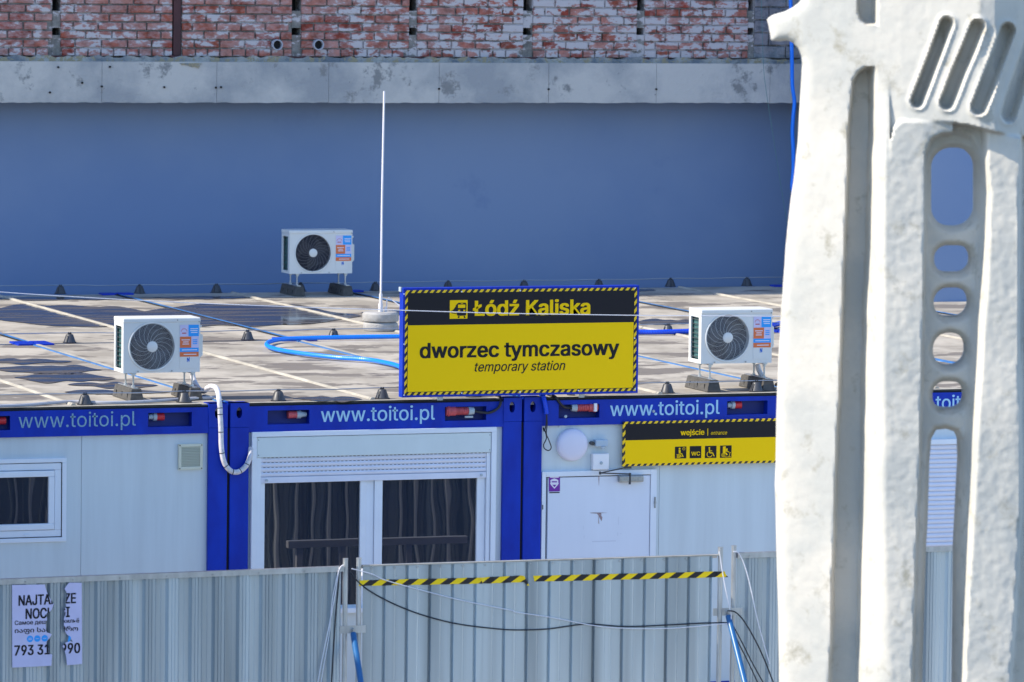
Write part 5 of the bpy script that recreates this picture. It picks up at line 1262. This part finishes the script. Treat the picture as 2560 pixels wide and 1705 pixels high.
cable('fence_cable', 'thin white cord beside the black one on the left panel', fc([z6(640, 936), z6(618, 975), z6(585, 1130), z6(570, 1300), z6(545, 1450), z6(525, 1568), z6(510, 1700)], 0.055), 0.0028, M['wcable'])
cable('fence_cable', 'black cord hanging from the left fence post', fc([z6(632, 936), z6(624, 960), z6(618, 1060), z6(605, 1200), z6(592, 1400), z6(582, 1568), z6(575, 1700)], 0.045), 0.0042, M['cable'])
cable('fence_cable', 'white cord curving down the right fence panel', fc([z7(1175, 862), z7(1200, 868), z7(1225, 910), z7(1250, 985), z7(1275, 1090), z7(1295, 1190), z7(1320, 1290), z7(1345, 1380), z7(1370, 1470)], 0.05), 0.0040, M['wcable'])
cable('fence_cable', 'uppermost black cable arching down the right fence panel', fc([z7(1145, 1182), z7(1185, 1190), z7(1230, 1235), z7(1290, 1335), z7(1340, 1440), z7(1390, 1568), z7(1430, 1680)], 0.07), 0.0052, M['cable'])
cable('fence_cable', 'middle black cable slanting down the right fence panel', fc([z7(1160, 1240), z7(1210, 1330), z7(1270, 1450), z7(1335, 1568), z7(1390, 1670)], 0.06), 0.0046, M['cable'])
cable('fence_cable', 'lowest black cable slanting down the right fence panel', fc([z7(1157, 1250), z7(1200, 1350), z7(1255, 1460), z7(1305, 1568), z7(1350, 1670)], 0.05), 0.0044, M['cable'])
cable('fence_cable', 'white cord tied round the right fence clamp', fc([z7(1098, 862), z7(1105, 900), z7(1118, 985), z7(1150, 1150), z7(1163, 1200), z7(1160, 1248), z7(1147, 1250)], 0.05), 0.0036, M['wcable'])
# handrail standing between the fence and the cabins, mirrored in the dark glass
hr0 = F(718, 1361, 1.0); hr1 = F(1164, 1349, 1.0)
t = thing('handrail', 'grey access handrail between fence and cabins mirrored in the window', 'handrail', (hr0.x, -0.9, 0.1))
zh = hr0.z
o = MB().box(hr0.x, hr1.x, -0.93, -0.87, zh-0.03, zh+0.03).build('top_bar', M['plate'], bevel=0.004); child(o, t)
for x in (hr0.x+0.10, (hr0.x+hr1.x)/2-0.3, hr1.x-0.5):
    o = MB().box(x-0.025, x+0.025, -0.925, -0.875, 0.10, zh-0.031).build('post', M['plate']); child(o, t)

# ---- torn poster
zp = lambda x, y: (x/5.7, 1430+y/5.7)
o1 = A1+n1*0.030
YP = None
def onp(px, py): return onfence(px, py, 0.0345, A1, n1)
Lp = [(172, 185), (400, 182), (640, 178), (652, 230), (664, 275), (690, 330), (712, 372), (735, 410), (765, 455), (750, 500), (740, 530), (715, 560), (690, 570), (668, 588), (655, 610), (668, 640), (672, 680), (655, 720), (650, 760), (662, 810), (665, 860), (700, 870), (740, 888), (715, 930), (690, 960), (668, 985), (662, 1020), (680, 1050), (693, 1090), (690, 1130), (700, 1165), (745, 1175), (738, 1250), (735, 1335), (450, 1350), (175, 1362)]
Rp = [(985, 150), (1165, 155), (1168, 700), (1170, 1310), (1060, 1320), (955, 1328), (948, 1250), (938, 1180), (925, 1130), (905, 1080), (888, 1055), (920, 1020), (948, 1000), (1000, 985), (1040, 1000), (1000, 930), (945, 880), (930, 840), (915, 800), (912, 740), (908, 680), (922, 620), (918, 560), (915, 525), (945, 500), (940, 470), (935, 430), (948, 380), (955, 330), (945, 280), (920, 240), (945, 200)]
pc_ = onp(*zp(600, 1362)); po = thing('torn_poster', 'torn lodging advert poster with phone number on the left fence panel', 'poster', pc_)
un = d1; nn1 = n1
def loc2(p): v = p-pc_; return (v.dot(un), v.z)
def wpt(u, z, off=0): return pc_+un*u+Vector((0, 0, z))+nn1*off
polyL = [loc2(onp(*zp(*q))) for q in Lp]; polyR = [loc2(onp(*zp(*q))) for q in Rp]
def flatpoly(poly, mt, name, par, off, th=0.001):
    n = len(poly); vs = [wpt(u, z, off) for u, z in poly]+[wpt(u, z, off-th) for u, z in poly]
    mb = MB(); mb.add(vs, [tuple(range(n)), tuple(range(2*n-1, n-1, -1))]+[(i, (i+1) % n, n+(i+1) % n, n+i) for i in range(n)])
    o = mb.build(name, mt)
    if par is po: child(o, po)
    else: o.parent = par
    return o
pL = flatpoly(polyL, M['paper'], 'poster_piece', po, 0.0); pR = flatpoly(polyR, M['paper'], 'poster_piece', po, 0.0)
def ptext(txt, q0, q1, hpx, bold=0.0, plain=False, off=0.0012):
    """poster text; q0,q1 are the ink ends of the baseline in the close-up; hpx the capital height there"""
    a = loc2(onp(*zp(*q0))); b = loc2(onp(*zp(*q1)))
    h = abs(loc2(onp(*zp(q0[0], q0[1]-hpx)))[1]-a[1])
    vs, fs = text_mesh(txt, bold, 0, plain)
    x0 = min(v[0] for v in vs); x1 = max(v[0] for v in vs); sx_ = (b[0]-a[0])/(x1-x0); sz = h
    bm = bmesh.new(); bv = [bm.verts.new((a[0]+(v[0]-x0)*sx_, -v[2], a[1]+(b[1]-a[1])*(v[0]-x0)/(x1-x0)+v[1]*sz)) for v in vs]
    for f in fs:
        try: bm.faces.new([bv[i] for i in f])
        except Exception: pass
    tear0 = min(p[0] for p in polyL[2:-2])-0.004; s = 0.004
    U0 = loc2(onp(*zp(630, 600)))[0]; U1 = loc2(onp(*zp(780, 600)))[0]; U2 = loc2(onp(*zp(880, 600)))[0]; U3 = loc2(onp(*zp(1000, 600)))[0]
    for (ua, ub) in ((U0, U1), (U2, U3)):
        u = ua
        while u < ub: bmesh.ops.bisect_plane(bm, geom=bm.verts[:]+bm.edges[:]+bm.faces[:], plane_co=(u, 0, 0), plane_no=(1, 0, 0)); u += s
    for k in range(12): bmesh.ops.bisect_plane(bm, geom=bm.verts[:]+bm.edges[:]+bm.faces[:], plane_co=(0, 0, a[1]-0.02+k*h*0.12), plane_no=(0, 0, 1))
    bmesh.ops.triangulate(bm, faces=bm.faces[:])
    for piece, poly in ((pL, polyL), (pR, polyR)):
        keep = [f for f in bm.faces if pip(f.calc_center_median().x, f.calc_center_median().z, poly)]
        if not keep: continue
        mb = MB()
        for f in keep: mb.add([wpt(v.co.x, v.co.z, off-v.co.y) for v in f.verts], [(0, 1, 2)])
        o = mb.build('lettering', M['ink']); o.parent = piece
    bm.free()
ptext('NAJTAŃSZE', (262, 478), (1082, 440), 142, 0.05)
ptext('NOCLEGI', (362, 668), (994, 638), 142, 0.05)
ptext('Самое дешёвое жильё', (208, 755), (1128, 718), 60, 0.025)
ptext('იაფი სასტუმრო', (208, 868), (1112, 835), 62, 0.03, True)
ptext('793 312 990', (203, 1190), (1142, 1150), 140, 0.05)
for k, (cx_, cy_) in enumerate(((427, 953), (531, 948), (636, 944), (965, 950))):
    c = loc2(onp(*zp(cx_, cy_))); rr_ = abs(loc2(onp(*zp(cx_+46, cy_)))[0]-c[0])
    poly = [(c[0]+rr_*math.cos(i*math.pi/10), c[1]+rr_*math.sin(i*math.pi/10)) for i in range(20)]
    pce, ply = (pL, polyL) if k < 3 else (pR, polyR)
    poly = [p for p in poly if pip(p[0], p[1], ply)] if k >= 2 else poly
    if len(poly) > 3: flatpoly(poly, M['cyan'], 'round_icon', pce, 0.0012, 0.0006)
    if k < 3:
        for dz in ((-0.2, 0.2) if k == 0 else (0.0,)):
            flatpoly([(c[0]-rr_*0.5, c[1]+rr_*(dz-0.08)), (c[0]+rr_*0.5, c[1]+rr_*(dz-0.08)), (c[0]+rr_*0.5, c[1]+rr_*(dz+0.08)), (c[0]-rr_*0.5, c[1]+rr_*(dz+0.08))], M['paper'], 'icon_line', pce, 0.0019, 0.0005)

# ================================================================== SCULPTURE
DS = 28.0
nS = Vector((-math.sin(YAW), -math.cos(YAW), 0)); uS = Vector((math.cos(YAW), -math.sin(YAW), 0))
P0 = CAM + Vector((math.sin(YAW), math.cos(YAW), 0))*DS
def sd_poly(X, Y, poly):
    d = np.full(X.shape, 1e18); s = np.ones(X.shape); n = len(poly); j = n-1
    for i in range(n):
        ax, ay = poly[i]; bx_, by = poly[j]; ex, ey = bx_-ax, by-ay; wx, wy = X-ax, Y-ay
        t = np.clip((wx*ex+wy*ey)/(ex*ex+ey*ey+1e-9), 0, 1); dx, dy = wx-ex*t, wy-ey*t; d = np.minimum(d, dx*dx+dy*dy)
        c1_ = Y >= ay; c2_ = Y < by; c3_ = ex*wy > ey*wx
        flip = (c1_ & c2_ & c3_) | (~c1_ & ~c2_ & ~c3_); s = np.where(flip, -s, s); j = i
    return s*np.sqrt(d)
def sd_cap(X, Y, a, b, r0, r1):
    ex, ey = b[0]-a[0], b[1]-a[1]; t = np.clip(((X-a[0])*ex+(Y-a[1])*ey)/(ex*ex+ey*ey), 0, 1)
    return np.hypot(X-a[0]-ex*t, Y-a[1]-ey*t)-(r0+(r1-r0)*t)
def sd_rbox(X, Y, x0, x1, y0, y1, r):
    qx = np.abs(X-(x0+x1)/2)-((x1-x0)/2-r); qy = np.abs(Y-(y0+y1)/2)-((y1-y0)/2-r)
    return np.hypot(np.maximum(qx, 0), np.maximum(qy, 0))+np.minimum(np.maximum(qx, qy), 0)-r
def ss(x, a, b): t = np.clip((x-a)/(b-a), 0, 1); return t*t*(3-2*t)
def vnoise(X, Y, s, seed):
    rs = np.random.RandomState(seed); G = rs.rand(257, 257)
    x = X/s+37.3; y = Y/s+91.7; xi = np.floor(x).astype(int); yi = np.floor(y).astype(int); fx_ = x-xi; fy = y-yi
    fx_ = fx_*fx_*(3-2*fx_); fy = fy*fy*(3-2*fy)
    g_ = lambda i, j_: G[np.mod(i, 257), np.mod(j_, 257)]
    return (g_(xi, yi)*(1-fx_)+g_(xi+1, yi)*fx_)*(1-fy)+(g_(xi, yi+1)*(1-fx_)+g_(xi+1, yi+1)*fx_)*fy
SIL = [(2034, -260), (2022, -120), (2015, -40), (2010, 0), (2003, 9), (1988, 20), (1969, 30), (1938, 39), (1927, 46), (1923, 52), (1926, 62), (1934, 104), (1955, 105), (1972, 103), (1988, 109), (2000, 122), (2008, 142), (2011, 165), (2008, 230), (2004, 300), (2000, 370), (1993, 440), (1985, 495), (1977, 560), (1973, 600), (1963, 713), (1957, 828), (1950, 962), (1946, 1096), (1944, 1220), (1946, 1335), (1950, 1449), (1955, 1705), (1965, 2200), (1985, 2840), (2590, 2840), (2600, 1705), (2604, 900), (2606, 338), (2620, 0), (2620, -260)]
POC = [(2187, 166), (2164, 167), (2145, 180), (2131, 203), (2126, 245), (2120, 344), (2112, 600), (2105, 800), (2097, 1000), (2091, 1105), (2085, 1300), (2079, 1500), (2074, 1705), (2060, 2300), (2055, 2840), (2140, 2840), (2146, 2200), (2156, 1680), (2164, 1372), (2168, 1150), (2170, 940), (2173, 750), (2181, 600), (2185, 400), (2190, 268)]
POC2 = [(2143, -200), (2144, 30), (2150, 50), (2165, 61), (2192, 61), (2195, -200)]
WEB = [(2305, 420), (2307, 382), (2321, 344), (2351, 329), (2393, 327), (2432, 340), (2450, 375), (2457, 421), (2461, 478), (2457, 600), (2451, 675), (2439, 790), (2434, 905), (2426, 1040), (2422, 1160), (2414, 1296), (2405, 1526), (2399, 1705), (2385, 2400), (2380, 2840), (2240, 2840), (2255, 2300), (2275, 1680), (2284, 1372), (2292, 1180), (2300, 830), (2305, 560)]
step = 4.0
gx_ = np.arange(1916, 2630, step); gy_ = np.arange(-256, 2840, step)
X, Y = np.meshgrid(gx_, gy_)
wob = (vnoise(X, Y, 55, 3)-0.5)*5
sd = sd_poly(X+wob*0.5, Y, SIL)
holes = [sd_rbox(X, Y, 2331.5, 2443, 371, 570, 50), sd_rbox(X, Y, 2339, 2431, 616, 686, 33), sd_rbox(X, Y, 2338, 2427, 722, 797, 36), sd_rbox(X, Y, 2336, 2419, 835, 920, 39), sd_rbox(X, Y, 2335, 2415, 957, 1028, 32)]
h6 = [(2343, 1077), (2330, 1100), (2325, 1160), (2321, 1300), (2317, 1372), (2313, 1490), (2307, 1705), (2285, 2300), (2280, 2700), (2360, 2700), (2372, 2300), (2391, 1705), (2394, 1372), (2400, 1250), (2405, 1160), (2404, 1105), (2394, 1083), (2370, 1074)]
holes.append(sd_poly(X, Y, h6)+2)
hmin = np.minimum.reduce(holes)
solid = np.maximum(sd, -hmin)
# surface height towards the viewer (metres)
wt = np.interp(X, [1915, 2010, 2110, 2187, 2250, 2440, 2480, 2540, 2640], [-0.20, -0.10, -0.02, 0.035, 0.09, 0.22, 0.215, 0.07, -0.25])
ly = lambda pts: np.interp(Y, [p[1] for p in pts], [p[0] for p in pts])
fL = ly([(2187, 166), (2190, 268), (2185, 400), (2181, 600), (2173, 750), (2170, 940), (2168, 1150), (2164, 1372), (2156, 1680), (2146, 2200), (2140, 2840)])
fR = ly([(2213, 300), (2213, 600), (2213, 900), (2215, 1150), (2217, 1372), (2221, 1500), (2234, 1700), (2240, 2840)])
cL = ly([(2305, 420), (2305, 560), (2300, 830), (2292, 1180), (2284, 1372), (2275, 1680), (2255, 2300), (2240, 2840)])
wl = ly([(2453, 398), (2461, 478), (2457, 600), (2451, 675), (2439, 790), (2434, 905), (2426, 1040), (2422, 1160), (2414, 1296), (2405, 1526), (2399, 1705), (2380, 2840)])
wr = wl+ly([(14, 398), (14, 600), (22, 750), (20, 905), (17, 1160), (17, 1296), (12, 1526), (10, 1705), (10, 2840)])
er = ly([(2546, 340), (2541, 600), (2541, 830), (2545, 1020), (2546, 1260), (2539, 1411), (2531, 1560), (2520, 1705), (2510, 2840)])
col1 = np.interp(X, [1915, 1950, 2060, 2120], [-0.22, -0.17, -0.06, 0.005])
low = np.where(X < fL, col1, 0.0)
k_ = np.clip((X-fL)/(fR-fL), 0, 1); low = np.where(X >= fL, -0.01+0.13*np.sin(k_*math.pi/2), low)
low = np.where(X >= fR, 0.12+0.02*np.clip((X-fR)/90, 0, 1), low)
low = np.where(X >= (cL+wl)/2, 0.0, low)
k_ = np.clip((X-wl)/(wr-wl), 0, 1); low = np.where(X >= wl, 0.0+0.14*np.sin(k_*math.pi/2), low)
low = np.where(X >= wr, 0.14+0.012*np.clip((X-wr)/80, 0, 1), low)
low = np.where(X >= er-6, 0.152-0.40*ss(X, er-6, er+26), low)
# under the overhanging plate
edge = np.interp(X, [2187, 2222, 2233, 2250, 2359, 2416, 2474, 2546, 2640], [420, 350, 313, 298, 303, 311, 326, 340, 350])
bl = ss(Y, edge-4, edge+5)
bl = np.where(X < 2222, ss(Y, 180, 420), bl)
W = wt*(1-bl)+np.minimum(low, 9)*bl
# the horn
horn = (X < 2012) & (Y < 170); W = np.where(horn, np.minimum(W, -0.10+0.05*ss(X, 1925, 2010)), W)
pk = sd_poly(X+wob*0.5, Y, POC); W = np.where(pk < 4, W+( -0.17-W)*ss(-pk, -3, 13), W)
pk2 = sd_poly(X, Y, POC2); W = W+(-0.14-W)*ss(-pk2, -3, 10)
wb = sd_poly(X, Y, WEB); W = np.where(wb < 3, W+(-0.045-W)*ss(-wb, -2, 14), W)
for a, b, r in (((2361, 57), (2290, 252), 13), ((2435.6, 65), (2361, 254), 15), ((2512, 76), (2439, 264), 17), ((2588, 92), (2516, 283), 18)):
    cpd = sd_cap(X+wob*0.4, Y, a, b, r*1.0, r); W = W+0.012*np.exp(-(cpd-6)**2/40); W = W-0.125*ss(-cpd, -7, 7)
# bevel round the openings and the silhouette
W = W-0.055*np.exp(-np.clip(hmin, 0, 99)**2/60)*(hmin > -6)
W = W-0.05*np.exp(-np.clip(-sd, 0, 99)/7)
W = W+(vnoise(X, Y, 34, 1)-0.5)*0.0018+(vnoise(X, Y, 13, 2)-0.5)*0.0015+(vnoise(X, Y*0.8, 110, 5)-0.5)*0.009
W = W+(vnoise(X, Y, 14, 8)-0.5)*0.003*ss(X, 2195, 2230)*ss(Y, 290, 380)+(vnoise(X, Y, 7, 9)-0.5)*0.0012*ss(X, 2195, 2230)*ss(Y, 290, 380)
ny_, nx_ = X.shape
GX, GY = X.copy(), Y.copy()
cc = (solid[:-1, :-1]+solid[1:, :-1]+solid[:-1, 1:]+solid[1:, 1:])/4 < 0
use = np.zeros(X.shape, bool); full_ = np.ones(X.shape, bool)
use[:-1, :-1] |= cc; use[1:, :-1] |= cc; use[:-1, 1:] |= cc; use[1:, 1:] |= cc
cnt = np.zeros(X.shape, int); cnt[:-1, :-1] += cc; cnt[1:, :-1] += cc; cnt[:-1, 1:] += cc; cnt[1:, 1:] += cc
bnd = use & (cnt < 4)
gy2, gx2 = np.gradient(solid, step); gm = gx2**2+gy2**2+1e-6
GX[bnd] -= (solid*gx2/gm)[bnd]; GY[bnd] -= (solid*gy2/gm)[bnd]
# into the world, on an upright plane facing the viewer
dxr = (GX-W0/2)/FPX; dyr = -(GY-H0/2)/FPX
D = np.array(fw)[None, None, :]+dxr[..., None]*np.array(rt)+dyr[..., None]*np.array(upv)
nv = np.array(nS); c0_ = np.array(CAM); tt = ((np.array(P0)-c0_)@nv)/(D@nv)
PW = c0_+D*tt[..., None]
front = PW+nv*W[..., None]; back = PW+nv*(-0.27)
idx = -np.ones(X.shape, int); idx[use] = np.arange(use.sum()); N = int(use.sum())
verts = np.concatenate([front[use], back[use]])
ii, jj = np.where(cc)
a = idx[ii, jj]; b = idx[ii, jj+1]; c = idx[ii+1, jj+1]; d = idx[ii+1, jj]
ff = np.stack([a, d, c, b], 1); fb = np.stack([a, b, c, d], 1)+N
edges = []
pad = np.zeros((cc.shape[0]+2, cc.shape[1]+2), bool); pad[1:-1, 1:-1] = cc
for di, dj, e0, e1 in ((-1, 0, (0, 0), (0, 1)), (1, 0, (1, 1), (1, 0)), (0, -1, (1, 0), (0, 0)), (0, 1, (0, 1), (1, 1))):
    out_ = cc & ~pad[1+di:1+di+cc.shape[0], 1+dj:1+dj+cc.shape[1]]
    i2, j2 = np.where(out_); u = idx[i2+e0[0], j2+e0[1]]; v = idx[i2+e1[0], j2+e1[1]]
    edges.append(np.stack([u, v, v+N, u+N], 1))
faces = np.concatenate([ff, fb]+edges)
print('sculpture verts', len(verts), 'faces', len(faces), 'zmin', verts[:, 2].min())
org = Vector((float(P0.x+uS.x*2.1), float(P0.y+uS.y*2.1), 0))
me = bpy.data.meshes.new('sculpture'); me.from_pydata((verts-np.array(org)).tolist(), [], faces.tolist()); me.materials.append(M['sculpt'])
me.polygons.foreach_set('use_smooth', [True]*len(me.polygons))
bm = bmesh.new(); bm.from_mesh(me); bmesh.ops.recalc_face_normals(bm, faces=bm.faces); bm.to_mesh(me); bm.free()
try: me.set_sharp_from_angle(angle=rad(55))
except Exception: pass
sc = bpy.data.objects.new('sculpture', me); COL.objects.link(sc); sc.location = org
tag(sc, 'tall white concrete sculpture with slots and oval openings in front at right', 'sculpture')
print('bricks', nb, 'objects', len(bpy.data.objects), 'tris', sum(len(m_.polygons) for m_ in bpy.data.meshes)*2)
